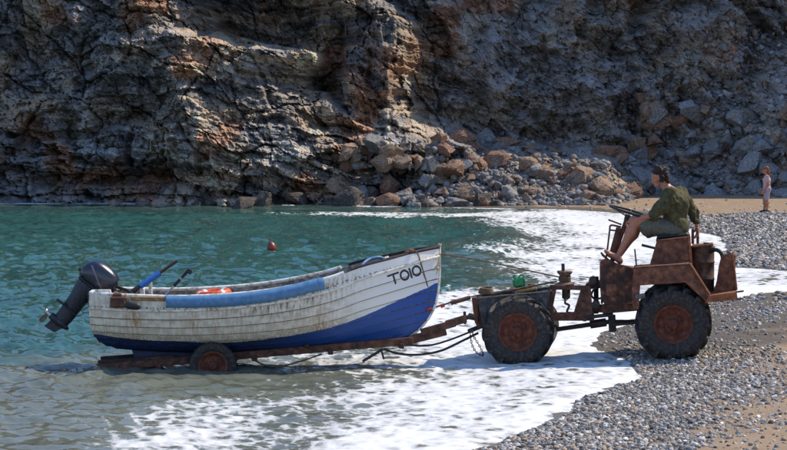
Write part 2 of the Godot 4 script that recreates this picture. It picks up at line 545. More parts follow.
func build_sea() -> void:
	var na := noise(51, 0.5, 2)
	var nb := noise(52, 0.62, 3)
	var nc := noise(53, 2.1, 3)
	var nf := noise(54, 3.4, 3)
	var nx := 600
	var ds := PackedFloat32Array()
	var d := 13.0
	while d < 90.0:
		ds.append(d)
		d *= 1.00275
	var pos := PackedVector3Array()
	var uv := PackedVector2Array()
	pos.resize(nx * ds.size())
	uv.resize(nx * ds.size())
	var k := 0
	for j in ds.size():
		d = ds[j]
		for i in nx:
			var f := float(i) / (nx - 1)
			var x := lerpf(-4.0 - 0.28 * d, 0.13 * d + 5.0, f)
			var t := shore(x, d)
			var y := water_y(t)
			if t < 0.4:
				y += swell(x, d, t, na, nb, nc) * smoothstep(0.3, -2.5, t)
				y += 0.016 * nf.get_noise_2d(x, d * 0.8) * smoothstep(0.15, -0.6, t)
			else:
				y = -0.6
			pos[k] = Vector3(x, y, -d)
			uv[k] = Vector2((x + 11.0) / 23.0, (d - 16.0) / 68.0)
			k += 1
	var W := 1536
	var H := 2048
	# fields for the froth, looked up from native noise pictures
	var cell := noise(55, 0.011, 3, FastNoiseLite.TYPE_CELLULAR)
	cell.cellular_return_type = FastNoiseLite.RETURN_DISTANCE2_SUB
	cell.domain_warp_enabled = true
	cell.domain_warp_amplitude = 45.0
	cell.domain_warp_frequency = 0.012
	var lace := cell.get_seamless_image(1024, 1024).get_data()
	var broad := noise(56, 0.006, 5).get_seamless_image(1024, 1024).get_data()
	var fine := noise(57, 0.05, 4).get_seamless_image(1024, 1024).get_data()
	var rgb := PackedByteArray()
	var rough := PackedByteArray()
	rgb.resize(W * H * 3)
	rough.resize(W * H)
	var lut := PackedByteArray()
	lut.resize(1025)
	for i in 1025:
		lut[i] = int(clampf(Color(i / 1024.0, 0, 0).linear_to_srgb().r, 0, 1) * 255)
	for j in H:
		d = 16.0 + 68.0 * (j + 0.5) / H
		for i in W:
			var x := -11.0 + 23.0 * (i + 0.5) / W
			var t := shore(x, d)
			var o := (j * W + i)
			# froth pattern: 1 lace cell about 0.4 m, drawn out along the shore
			var lx := int(x * 330.0 + d * 60.0 + 90000.0) & 1023
			var ly := int(d * 290.0) & 1023
			var lc := lace[ly * 1024 + lx] / 255.0
			var br := broad[((int(d * 34.0)) & 1023) * 1024 + (int(x * 62.0 + 9000.0) & 1023)] / 255.0
			var fi := fine[((int(d * 40.0)) & 1023) * 1024 + (int(x * 80.0 + 9000.0) & 1023)] / 255.0
			var s := -t
			# how much froth lies here: solid at the swash edge, then lace, then streaks
			var near := 1.0 - smoothstep(26.0, 31.0, d)
			var reach := 5.2 - 1.5 * near
			var amount := 0.0
			if s > -0.35:
				amount = 0.95 - (0.22 + 0.23 * near) * smoothstep(0.0, reach, s) - 0.3 * smoothstep(reach * 0.75, reach + 2.6, s)
				amount *= 1.0 - smoothstep(reach * 0.8, reach + 2.8, s)
				amount *= 1.0 - smoothstep(73.0, 77.0, d)
				if d > 70.0:
					amount = maxf(amount, (1.0 - smoothstep(0.1, 1.1, s)) * 0.95 * smoothstep(0.36, 0.62, br + 0.2 * fi - 0.1))
				var em := s - 6.4
				amount = maxf(amount, 0.3 * exp(-em * em * 3.0) * smoothstep(46.0, 50.0, d) * (1.0 - smoothstep(58.0, 66.0, d)))
			# froth keeps to the walls between its cells: thick walls where there is much of it, threads where it thins
			var th := amount * 1.15 + (br - 0.5) * 0.95 + (fi - 0.5) * 0.3 - 0.28
			var w := smoothstep(-0.07, 0.13, th - lc) * smoothstep(0.04, 0.2, amount)
			var thick := 0.36 + 0.32 * smoothstep(-0.1, 0.6, th - lc + 0.35 * (fi - 0.5))
			var silt := (1.0 - smoothstep(3.0 + 5.0 * near, 8.0 + 7.0 * near, s + 5.0 * (br - 0.5))) * (1.0 - 0.8 * smoothstep(58.0, 70.0, d))
			var film := 1.0 - smoothstep(0.0, 3.0, s)
			# deep green sea, water clouded with stirred-up sand, froth
			var cr := lerpf(0.026, lerpf(0.125, 0.23, film), silt)
			var cg := lerpf(0.088, lerpf(0.138, 0.2, film), silt)
			var cb := lerpf(0.08, lerpf(0.11, 0.15, film), silt)
			var tint := 0.8 + 0.5 * br
			cr = lerpf(cr * tint, thick, w)
			cg = lerpf(cg * tint, thick * 1.01, w)
			cb = lerpf(cb * tint, thick, w)
			rgb[o * 3] = lut[int(cr * 1024)]
			rgb[o * 3 + 1] = lut[int(cg * 1024)]
			rgb[o * 3 + 2] = lut[int(cb * 1024)]
			rough[o] = int(lerpf(0.06, 0.8, w) * 255)
	var m := StandardMaterial3D.new()
	m.albedo_texture = ImageTexture.create_from_image(Image.create_from_data(W, H, false, Image.FORMAT_RGB8, rgb))
	m.roughness_texture = ImageTexture.create_from_image(Image.create_from_data(W, H, false, Image.FORMAT_L8, rough))
	m.roughness_texture_channel = BaseMaterial3D.TEXTURE_CHANNEL_RED
	m.roughness = 1.0
	m.metallic_specular = 0.5
	m.texture_repeat = false
	var sea := structure("sea", grid_mesh(nx, ds.size(), pos, uv, PackedColorArray()), m)
	sea.set_meta("label", "choppy green sea running up the beach in white froth")
	var deep := plain(lin(0.026, 0.088, 0.08), 0.2)
	var out := new_st()
	quad(out, Vector3(-300, -0.35, 40), Vector3(-300, -0.35, -86), Vector3(12, -0.35, -86), Vector3(12, -0.35, 40))
	put("outer_water", done(out), deep, sea)

# ---------------------------------------------------------------- the cliff
var c_big := noise(71, 0.16, 4)
var c_mid := noise(72, 0.55, 4)
var c_fine := noise(73, 2.2, 4)
var c_block := blocks(74, 0.55)
var c_chip := blocks(75, 1.7)
var c_bed := noise(76, 0.9, 3)
var c_rib := ridges(77, 0.5)
var c_crack := cracks(78, 0.5)
var c_hair := cracks(79, 1.5)
func blocks(sd: int, freq: float) -> FastNoiseLite:        # one value for each joint-bounded block
	var n := noise(sd, freq, 1, FastNoiseLite.TYPE_CELLULAR)
	n.fractal_type = FastNoiseLite.FRACTAL_NONE
	n.cellular_return_type = FastNoiseLite.RETURN_CELL_VALUE
	n.cellular_distance_function = FastNoiseLite.DISTANCE_HYBRID
	n.domain_warp_enabled = true
	n.domain_warp_amplitude = 0.5
	n.domain_warp_frequency = 0.6
	return n
func cracks(sd: int, freq: float) -> FastNoiseLite:
	var n := blocks(sd, freq)
	n.cellular_return_type = FastNoiseLite.RETURN_DISTANCE2_SUB
	return n
func ridges(sd: int, freq: float) -> FastNoiseLite:
	var n := noise(sd, freq, 5)
	n.fractal_type = FastNoiseLite.FRACTAL_RIDGED
	return n
func smin(a: float, b: float, k: float) -> float:
	var h := clampf(0.5 + 0.5 * (b - a) / k, 0.0, 1.0)
	return lerpf(b, a, h) - k * h * (1.0 - h)
# right-hand edge of the seaward buttress, by height
var EDGE := [[-1.0, 4.0], [2.4, 3.0], [3.0, -0.6], [3.6, -1.9], [4.2, -2.6], [4.6, -3.0], [4.75, -3.7], [5.1, -3.95], [5.5, -3.9], [5.8, -3.5], [6.35, -3.5], [6.55, -4.7], [6.75, -5.9], [7.0, -6.7], [7.35, -7.7], [8.0, -8.3], [9.0, -9.0], [10.5, -10.5], [16.0, -13.0], [30.0, -22.0]]
func bedding(x: float, y: float) -> float:                 # height measured across the beds, which dip and roll gently
	return y + 0.1 * x + 0.8 * c_big.get_noise_2d(x * 0.7 + 40.0, y * 0.5) + 0.12 * c_mid.get_noise_2d(x * 0.9, y * 0.9)
func cliff_depth(x: float, y: float) -> float:             # metres behind the line 80 m off
	var b := c_big.get_noise_2d(x, y * 0.8)
	var m := c_mid.get_noise_2d(x, y)
	# seaward buttress: steep, in big bulges
	var left := 2.0 + 0.2 * y + 1.5 * b + 0.32 * maxf(0.0, -8.5 - x)
	left -= 1.0 * smoothstep(3.6, 2.9, y + 0.5 * m) * smoothstep(-13.4, -12.6, x + 0.4 * m) * smoothstep(-2.0, -5.0, x)
	left += 1.5 * smoothstep(1.75, 1.25, y + 0.6 * m) * smoothstep(-5.5, -7.0, x)      # wave-cut notch
	left += 0.8 * smoothstep(0.35, 0.1, absf(x + 7.7 + 0.3 * m)) * smoothstep(2.6, 1.8, y)
	left += 0.8 * smoothstep(0.3, 0.05, absf(x + 10.8 + 0.25 * m)) * smoothstep(3.4, 2.6, y)
	var edge := table(EDGE, y) + 0.3 * c_mid.get_noise_2d(3.0, y * 2.0)
	left += 2.2 * smoothstep(edge - 2.4, edge, x) * smoothstep(3.6, 5.0, y) + 7.0 * smoothstep(edge - 0.05, edge + 1.2, x)
	# dark gully behind it
	var gully := 6.6 + 0.36 * y + 1.8 * b + 0.8 * m
	# the fin: an upright rib with a sharp right-hand side
	var xc := 0.2 + 0.3 * sin(y * 0.9 + 0.4) - 0.32 * maxf(0.0, y - 6.6) * maxf(0.0, y - 6.6) + 0.35 * c_mid.get_noise_2d(7.0, y * 1.6)
	var lee := xc - x
	var fin := 2.2 + 0.42 * y + (0.5 * lee + lerpf(0.5, 3.2, smoothstep(3.0, 4.6, y)) * maxf(0.0, lee - 1.7) if lee > 0 else -3.6 * lee) + 0.3 * b
	fin -= 0.7 * (c_rib.get_noise_2d(x * 1.7, y * 0.45) + 0.2)
	# bedded ledges running down into the sea in front of both
	var hy := 2.5 + 0.5 * b - 0.13 * maxf(0.0, x + 1.0)
	var shelf := 0.2 + 0.05 * (x + 4.0) + 0.55 * minf(y, hy) + 4.5 * maxf(0.0, y - hy) + 1.0 * b + 2.8 * smoothstep(-6.0, -9.0, x) + 3.0 * smoothstep(1.5, 4.5, x)
	# back wall of the cove and its scree
	var wall := 9.4 - 0.24 * maxf(0.0, x - 3.0) + 0.34 * y + 1.8 * b + 0.8 * m - 0.5 * (c_rib.get_noise_2d(x * 0.5 + 9.0, y * 0.4 + 0.15 * x))
	var scree := 12.8 + (y - 0.9 * (x - 6.6) - 0.9) / 0.8 + 0.4 * b
	var heap := -2.3 + maxf(0.0, y) / 0.4 + 4.0 * maxf(0.0, y - 1.7 - 0.5 * b) + 5.6 * smoothstep(8.0, 11.5, x) + 3.0 * smoothstep(1.0, -2.0, x) + 0.7 * b
	var back := smin(smin(wall, scree, 0.6), heap, 0.6)
	var e := smin(smin(left, fin, 0.25), smin(gully, back, 0.5), 0.3)
	var loose := smoothstep(0.5, 2.0, minf(left, fin) - e) * smoothstep(1.5, 3.5, x)
	e = smin(e, shelf, 0.25)
	var ledgy := smoothstep(1.2, 0.2, shelf - e) * (1.0 - loose)
	# bedding: each bed set back or proud by its own amount, broken along its length by joints
	var q := bedding(x, y)
	var lay := floorf(q * 2.6 + 0.35 * m)
	var thin := floorf(q * 7.5)
	var off := c_block.get_noise_2d(x * 0.55 + lay * 3.7, lay * 13.1)
	var off2 := c_block.get_noise_2d(x * 1.3 + thin * 5.3, thin * 9.7)
	e += (0.24 + 0.36 * ledgy) * off * (1.0 - 0.8 * loose) + (0.08 + 0.12 * ledgy) * off2 * (1.0 - 0.7 * loose)
	# blocks between joints, and the joints themselves
	var qx := x + 0.35 * q
	e += 0.5 * (1.0 - 0.8 * loose) * c_block.get_noise_2d(qx * 0.9, q * 1.1) + 0.3 * (1.0 - 0.5 * loose) * c_block.get_noise_2d(qx * 2.0 + 40.0, q * 2.3) + 0.17 * c_chip.get_noise_2d(qx * 1.3, q * 1.6) + 0.09 * c_chip.get_noise_2d(qx * 2.9 + 7.0, q * 3.4)
	e += 0.45 * (1.0 - smoothstep(-1.0, -0.86, c_crack.get_noise_2d(qx * 0.8, q * 0.9))) * (1.0 - 0.85 * loose)
	e += 0.18 * (1.0 - smoothstep(-1.0, -0.82, c_hair.get_noise_2d(qx * 0.9, q * 1.2)))
	e += 0.3 * m - 0.2 * (c_rib.get_noise_2d(x * 0.9 + 20.0, q * 1.5) + 0.3) + 0.14 * c_fine.get_noise_2d(x, q * 1.4)
	return e
func cliff_colour(x: float, y: float, e: float) -> Vector3:
	var q := bedding(x, y)
	var a := c_bed.get_noise_2d(x * 0.22 + 5.0, q * 2.6)
	var b := c_mid.get_noise_2d(x * 0.6 + 31.0, y * 0.6)
	var c := c_big.get_noise_2d(x * 1.3 - 13.0, y * 1.3 + 8.0)
	var f := c_fine.get_noise_2d(x * 0.9 + 11.0, q * 1.7)
	var col := Vector3(0.155, 0.145, 0.14)
	col = col.lerp(Vector3(0.22, 0.17, 0.12), smoothstep(-0.15, 0.4, b))
	# pale beds low on the buttress and in the ledges
	col = col.lerp(Vector3(0.27, 0.275, 0.28), 0.85 * smoothstep(-0.05, 0.25, a + 0.4 * f) * smoothstep(3.9, 3.2, y + 0.5 * b) * smoothstep(-14.0, -12.5, x) * smoothstep(2.5, 0.5, x) * smoothstep(1.1, 1.7, y))
	# sandy stone of the ledges, the rib and the edge of the buttress
	var tan := smoothstep(-10.0, -6.5, x + 0.2 * y) * smoothstep(3.5, 1.2, x)
	col = col.lerp(Vector3(0.33, 0.25, 0.175), 0.75 * tan * smoothstep(-0.25, 0.25, a + 0.5 * b))
	# iron stain
	col = col.lerp(Vector3(0.22, 0.1, 0.05), 0.7 * smoothstep(0.2, 0.45, c + 0.3 * b))
	# scree and wall of the cove: slate grey
	var cove := smoothstep(1.0, 4.0, x) * smoothstep(1.0, 2.2, y)
	var slate := Vector3(0.175, 0.162, 0.155).lerp(Vector3(0.21, 0.182, 0.15), smoothstep(-0.2, 0.3, b))
	slate = slate.lerp(Vector3(0.17, 0.09, 0.055), 0.8 * smoothstep(0.24, 0.42, c))
	col = col.lerp(slate, 0.85 * cove)
	var qx := x + 0.35 * q
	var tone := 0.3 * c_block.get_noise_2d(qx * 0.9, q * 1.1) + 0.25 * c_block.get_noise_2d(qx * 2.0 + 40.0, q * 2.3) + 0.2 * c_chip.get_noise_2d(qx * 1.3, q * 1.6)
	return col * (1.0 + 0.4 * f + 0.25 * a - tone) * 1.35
func build_cliff() -> void:
	var xs := spaced([[-120.0, -30.0, 5.0], [-30.0, -26.0, 0.5], [-26.0, -19.0, 0.1], [-19.0, 20.0, 0.047], [20.0, 27.0, 0.08], [27.0, 32.0, 0.5], [32.0, 130.0, 5.0]])
	var ys := spaced([[-1.2, -0.2, 0.2], [-0.2, 10.4, 0.042], [10.4, 14.0, 0.25], [14.0, 26.0, 1.5]])
	var pos := PackedVector3Array()
	var col := PackedColorArray()
	for y in ys:
		for x in xs:
			var e := cliff_depth(x, y)
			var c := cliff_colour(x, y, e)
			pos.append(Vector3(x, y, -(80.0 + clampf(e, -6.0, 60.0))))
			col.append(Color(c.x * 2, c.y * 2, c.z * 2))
	var o := structure("cliff", grid_mesh(xs.size(), ys.size(), pos, PackedVector2Array(), col, true), rock_material(0.5, 3.0))
	o.set_meta("label", "bedded brown and slate grey sea cliff round the cove")
func rock_material(scale: float, relief: float) -> StandardMaterial3D:
	var m := StandardMaterial3D.new()
	m.vertex_color_use_as_albedo = true
	m.albedo_color = lin(0.5, 0.5, 0.5)
	m.albedo_texture = noise_tex(81, 0.03, [[0.2, lin(0.45, 0.44, 0.43)], [0.45, lin(0.85, 0.84, 0.82)], [0.6, lin(1, 0.98, 0.95)], [0.8, lin(0.7, 0.66, 0.6)]], 1024)
	m.uv1_triplanar = true
	m.uv1_world_triplanar = true
	m.uv1_scale = Vector3.ONE * scale
	m.roughness = 0.85
	m.heightmap_enabled = true
	m.heightmap_texture = grey_tex(82, 0.04)
	m.heightmap_scale = relief
	return m

# ---------------------------------------------------------------- loose rock
func rock_mesh(sd: int, cuts: int, fine := true) -> ArrayMesh:   # a split, weathered stone about 1 m across, standing on y = -0.5
	var r := RandomNumberGenerator.new()
	r.seed = sd
	var sph := SphereMesh.new()
	sph.radius = 0.5
	sph.height = 1.0
	sph.radial_segments = 22 if fine else 9
	sph.rings = 13 if fine else 5
	var arr := sph.get_mesh_arrays()
	var v: PackedVector3Array = arr[Mesh.ARRAY_VERTEX]
	var planes := []
	for k in cuts:
		var n := Vector3(r.randfn(), r.randfn() * 0.8, r.randfn()).normalized()
		planes.append([n, r.randf_range(0.2, 0.4)])
	var nn := noise(sd, 1.9, 3)
	for i in v.size():
		var p := v[i] * 1.25
		for c in planes:
			var over: float = p.dot(c[0]) - c[1]
			if over > 0:
				p -= c[0] * over
		v[i] = p * (1.0 + 0.22 * nn.get_noise_3dv(v[i])) + Vector3.ONE * 0.03 * nn.get_noise_3dv(v[i] * 5.0)
	var st := new_st()
	st.set_smooth_group(-1 if fine else 0)
	var idx: PackedInt32Array = arr[Mesh.ARRAY_INDEX]
	for i in idx:
		st.add_vertex(v[i])
	return done(st)
func stone(stops: Array, sd: int) -> StandardMaterial3D:
	var m := StandardMaterial3D.new()
	m.albedo_texture = noise_tex(sd, 0.02, stops)
	m.uv1_triplanar = true
	m.uv1_scale = Vector3.ONE * 0.9
	m.roughness = 0.85
	m.heightmap_enabled = true
	m.heightmap_texture = grey_tex(sd + 1, 0.04)
	m.heightmap_scale = 2.5
	return m
func build_boulders() -> void:
	var shapes := []
	for k in 12:
		shapes.append(rock_mesh(200 + k, 9 + k % 4))
	var brown := [stone([[0.25, lin(0.1, 0.06, 0.04)], [0.5, lin(0.25, 0.16, 0.105)], [0.75, lin(0.36, 0.26, 0.18)]], 210), stone([[0.25, lin(0.09, 0.045, 0.03)], [0.5, lin(0.2, 0.105, 0.065)], [0.75, lin(0.32, 0.2, 0.13)]], 212)]
	var grey := [stone([[0.25, lin(0.11, 0.108, 0.105)], [0.5, lin(0.21, 0.205, 0.2)], [0.75, lin(0.33, 0.32, 0.31)]], 214), stone([[0.25, lin(0.09, 0.085, 0.082)], [0.5, lin(0.19, 0.18, 0.172)], [0.75, lin(0.28, 0.27, 0.255)]], 216)]
	var dark := [stone([[0.25, lin(0.025, 0.021, 0.018)], [0.5, lin(0.06, 0.048, 0.038)], [0.75, lin(0.13, 0.1, 0.075)]], 218)]
	# [how many, x from, to, height from, to, size from, to, materials, label, group]
	var zones := [
		[24, -8.0, 4.5, 0.0, 0.3, 0.4, 1.15, dark, "dark weedy boulder at the waterline under the cliff ledges", "weedy boulders along the waterline"],
		[112, -2.5, 11.2, 0.05, 2.6, 0.35, 1.1, brown, "rust brown boulder in the sunlit heap above the waterline", "rust brown boulders of the heap"],
		[50, -2.0, 11.5, 0.05, 2.9, 0.32, 1.0, grey, "grey boulder among rust brown ones in the sunlit heap", "grey boulders of the heap"],
		[92, 9.5, 20.0, 0.1, 3.9, 0.4, 1.45, grey, "slate grey boulder at the foot of the scree behind the sand", "grey boulders under the scree"],
		[20, 9.0, 20.0, 0.8, 4.6, 0.7, 2.0, brown, "big reddish boulder lying in the scree above the sand", "reddish boulders in the scree"],
	]
	rng.seed = 77
	for z in zones:
		for k in z[0]:
			var x := rng.randf_range(z[1], z[2])
			var y: float = lerpf(z[3], z[4], pow(rng.randf(), 1.35))
			var big: float = lerpf(z[5], z[6], pow(rng.randf(), 2.0))
			var d := 80.0 + cliff_depth(x, y) - 0.3 * big
			y -= big * 0.16
			var mats: Array = z[7]
			var o := put("boulder", shapes[rng.randi() % shapes.size()], mats[rng.randi() % mats.size()])
			o.transform = Transform3D(Basis.from_euler(Vector3(rng.randf_range(-0.5, 0.5), rng.randf() * TAU, rng.randf_range(-0.5, 0.5))) * Basis.from_scale(Vector3(1.25, 0.8, 1.0) * big), Vector3(x, y + big * 0.22, -d))
			tag(o, z[8], "boulder", z[9])
	# rubble between the boulders and over the scree: too many and too small to count
	scatter("rubble", 14000, [rock_mesh(301, 7, false), rock_mesh(302, 6, false), rock_mesh(303, 8, false)], func(r: RandomNumberGenerator):
		var x := r.randf_range(0.5, 21.0)
		var y := pow(r.randf(), 2.2) * 7.5 + 0.1
		if y > 2.6 + maxf(0.0, (x - 8.5) * 0.95):
			return []
		var e := cliff_depth(x, y)
		var s := 0.06 + 0.32 * pow(r.randf(), 6.0)
		var c: Vector3 = [Vector3(0.17, 0.165, 0.165), Vector3(0.15, 0.145, 0.145), Vector3(0.2, 0.15, 0.115), Vector3(0.25, 0.245, 0.24)][r.randi() % 4]
		return [Vector3(x, y + s * 0.1, -(80.0 + e) + s * 0.1), s, c * r.randf_range(0.7, 1.15)], "small broken stone strewn over the scree and the boulder heap", "rubble")
func scatter(called: String, count: int, shapes: Array, where: Callable, label: String, category: String) -> void:
	var r := RandomNumberGenerator.new()
	r.seed = called.hash()
	var m := StandardMaterial3D.new()
	m.vertex_color_use_as_albedo = true
	m.albedo_color = lin(0.5, 0.5, 0.5)
	m.roughness = 0.75
	for s in shapes.size():
		var n := count / shapes.size()
		var buf := PackedFloat32Array()
		var got := 0
		for k in n:
			var w: Array = where.call(r)
			if w.is_empty():
				continue
			var b := Basis.from_euler(Vector3(r.randf_range(-0.6, 0.6), r.randf() * TAU, r.randf_range(-0.6, 0.6))) * Basis.from_scale(Vector3(r.randf_range(0.9, 1.4), r.randf_range(0.5, 0.9), 1.0) * w[1])
			var p: Vector3 = w[0]
			var c: Vector3 = w[2] * 2.0
			buf.append_array(PackedFloat32Array([b.x.x, b.y.x, b.z.x, p.x, b.x.y, b.y.y, b.z.y, p.y, b.x.z, b.y.z, b.z.z, p.z, c.x, c.y, c.z, 1.0]))
			got += 1
		var mm := MultiMesh.new()
		mm.transform_format = MultiMesh.TRANSFORM_3D
		mm.use_colors = true
		mm.mesh = shapes[s]
		mm.instance_count = got
		mm.buffer = buf
		var o := MultiMeshInstance3D.new()
		o.multimesh = mm
		o.material_override = m
		o.name = numbered(called)
		add_child(o)
		o.set_meta("kind", "stuff")
		tag(o, label, category)
func build_shingle() -> void:
	var shapes := []
	for k in 3:
		shapes.append(rock_mesh(320 + k, 4, false))
	var tones := [Vector3(0.25, 0.24, 0.232), Vector3(0.15, 0.146, 0.145), Vector3(0.36, 0.34, 0.315), Vector3(0.58, 0.55, 0.51), Vector3(0.28, 0.2, 0.145), Vector3(0.065, 0.062, 0.06), Vector3(0.2, 0.195, 0.19), Vector3(0.33, 0.25, 0.17)]
	scatter("shingle", 150000, shapes, func(r: RandomNumberGenerator):
		var d := 15.0 + 21.0 * pow(r.randf(), 1.15)
		var x := r.randf_range(0.0, 1.0) * (0.235 * d + 2.0)
		var t := shore(x, d)
		if t < 0.02 or r.randf() > gravelly(x, d, t) * 1.05 + (0.07 if d < 27.0 or t > 2.5 else 0.02):
			return []
		var s := 0.018 + 0.05 * pow(r.randf(), 3.0)
		return [Vector3(x, ground_y(x, d) + s * 0.02, -d), s, tones[r.randi() % tones.size()] * r.randf_range(0.75, 1.2)], "grey and white shingle along the edge of the swash", "shingle")
	scatter("far_shingle", 52000, shapes, func(r: RandomNumberGenerator):
		var d := r.randf_range(36.0, 80.0)
		var x := r.randf_range(5.0, 0.235 * d + 3.0)
		var t := shore(x, d)
		if t < 0.05 or r.randf() > gravelly(x, d, t) * 1.0 + 0.02:
			return []
		var s := 0.045 + 0.08 * pow(r.randf(), 2.4)
		return [Vector3(x, ground_y(x, d) + s * 0.1, -d), s, tones[r.randi() % tones.size()] * r.randf_range(0.75, 1.2)], "bank of grey shingle between the froth and the dry sand", "shingle")

# ---------------------------------------------------------------- the boat (own axes: x to the bow, y up, z to the side that is seen)
var BF := Transform3D(Basis(Vector3.UP, deg_to_rad(3.5)), Vector3(-1.74, 0, -27.3))
func bp(px: float, py: float, z := 0.0) -> Vector3:
	return on(BF, px, py, z)
var ST_U := [0.0, 0.12, 0.29, 0.49, 0.67, 0.78, 0.865, 0.935, 1.0]
var ST_B := [0.46, 0.56, 0.65, 0.67, 0.61, 0.50, 0.37, 0.22, 0.025]
var ST_S := []       # sheer points
var ST_K := []       # keel points
func hull_setup() -> void:
	var sx := [89.5, 130.0, 190.0, 260.0, 323.0, 361.0, 391.0, 416.0, 438.5]
	var sy := [294.0, 296.5, 297.5, 292.5, 280.5, 267.5, 259.5, 252.5, 247.5]
	var kx := [131.0, 160.0, 205.0, 265.0, 318.0, 348.0, 372.0, 391.0, 405.0]
	var ky := [347.0, 349.5, 351.0, 350.0, 347.5, 345.0, 343.0, 341.0, 338.0]
	for i in 9:
		ST_S.append(bp(sx[i], sy[i], ST_B[i]))
		ST_K.append(bp(kx[i], ky[i], 0.0))
func st_at(list: Array, u: float) -> Vector3:
	for i in 8:
		if u <= ST_U[i + 1] or i == 7:
			var f: float = (u - ST_U[i]) / (ST_U[i + 1] - ST_U[i])
			return (list[i] as Vector3).cubic_interpolate(list[i + 1], list[maxi(i - 1, 0)], list[mini(i + 2, 8)], f)
	return Vector3.ZERO
func hull(u: float, v: float) -> Vector3:                  # u stern to stem, v keel to sheer, near side
	var s := st_at(ST_S, u)
	var k := st_at(ST_K, u)
	var bow := smoothstep(0.55, 1.0, u)
	var g := lerpf(1.0 - pow(1.0 - v, 2.2), pow(v, 0.85), bow)
	var h := lerpf(pow(v, 1.55), pow(v, 1.08), bow)
	return Vector3(s.x + (k.x - s.x) * pow(1.0 - v, 4.0), lerpf(k.y, s.y, h), s.z * g)
func hull_normal(u: float, v: float) -> Vector3:
	var a := hull(minf(u + 0.01, 1.0), v) - hull(maxf(u - 0.01, 0.0), v)
	var b := hull(u, minf(v + 0.02, 1.0)) - hull(u, maxf(v - 0.02, 0.0))
	var n := a.cross(b).normalized()
	return n if n.z > 0 else -n
func side_uv(p: Vector3) -> Vector2:                       # the paint is laid out on a side elevation of the boat
	return Vector2((p.x + 2.6) / 5.2, (1.9 - p.y) / 1.9)
func mir(p: Vector3, s: float) -> Vector3:
	return Vector3(p.x, p.y, p.z * s)
func uvq(st: SurfaceTool, q: Array) -> void:
	for i in [0, 1, 2, 0, 2, 3]:
		st.set_uv(side_uv(q[i]))
		st.add_vertex(q[i])
func seg(p: Vector2, a: Vector2, b: Vector2) -> float:
	var t := clampf((p - a).dot(b - a) / (b - a).length_squared(), 0.0, 1.0)
	return p.distance_to(a + (b - a) * t)
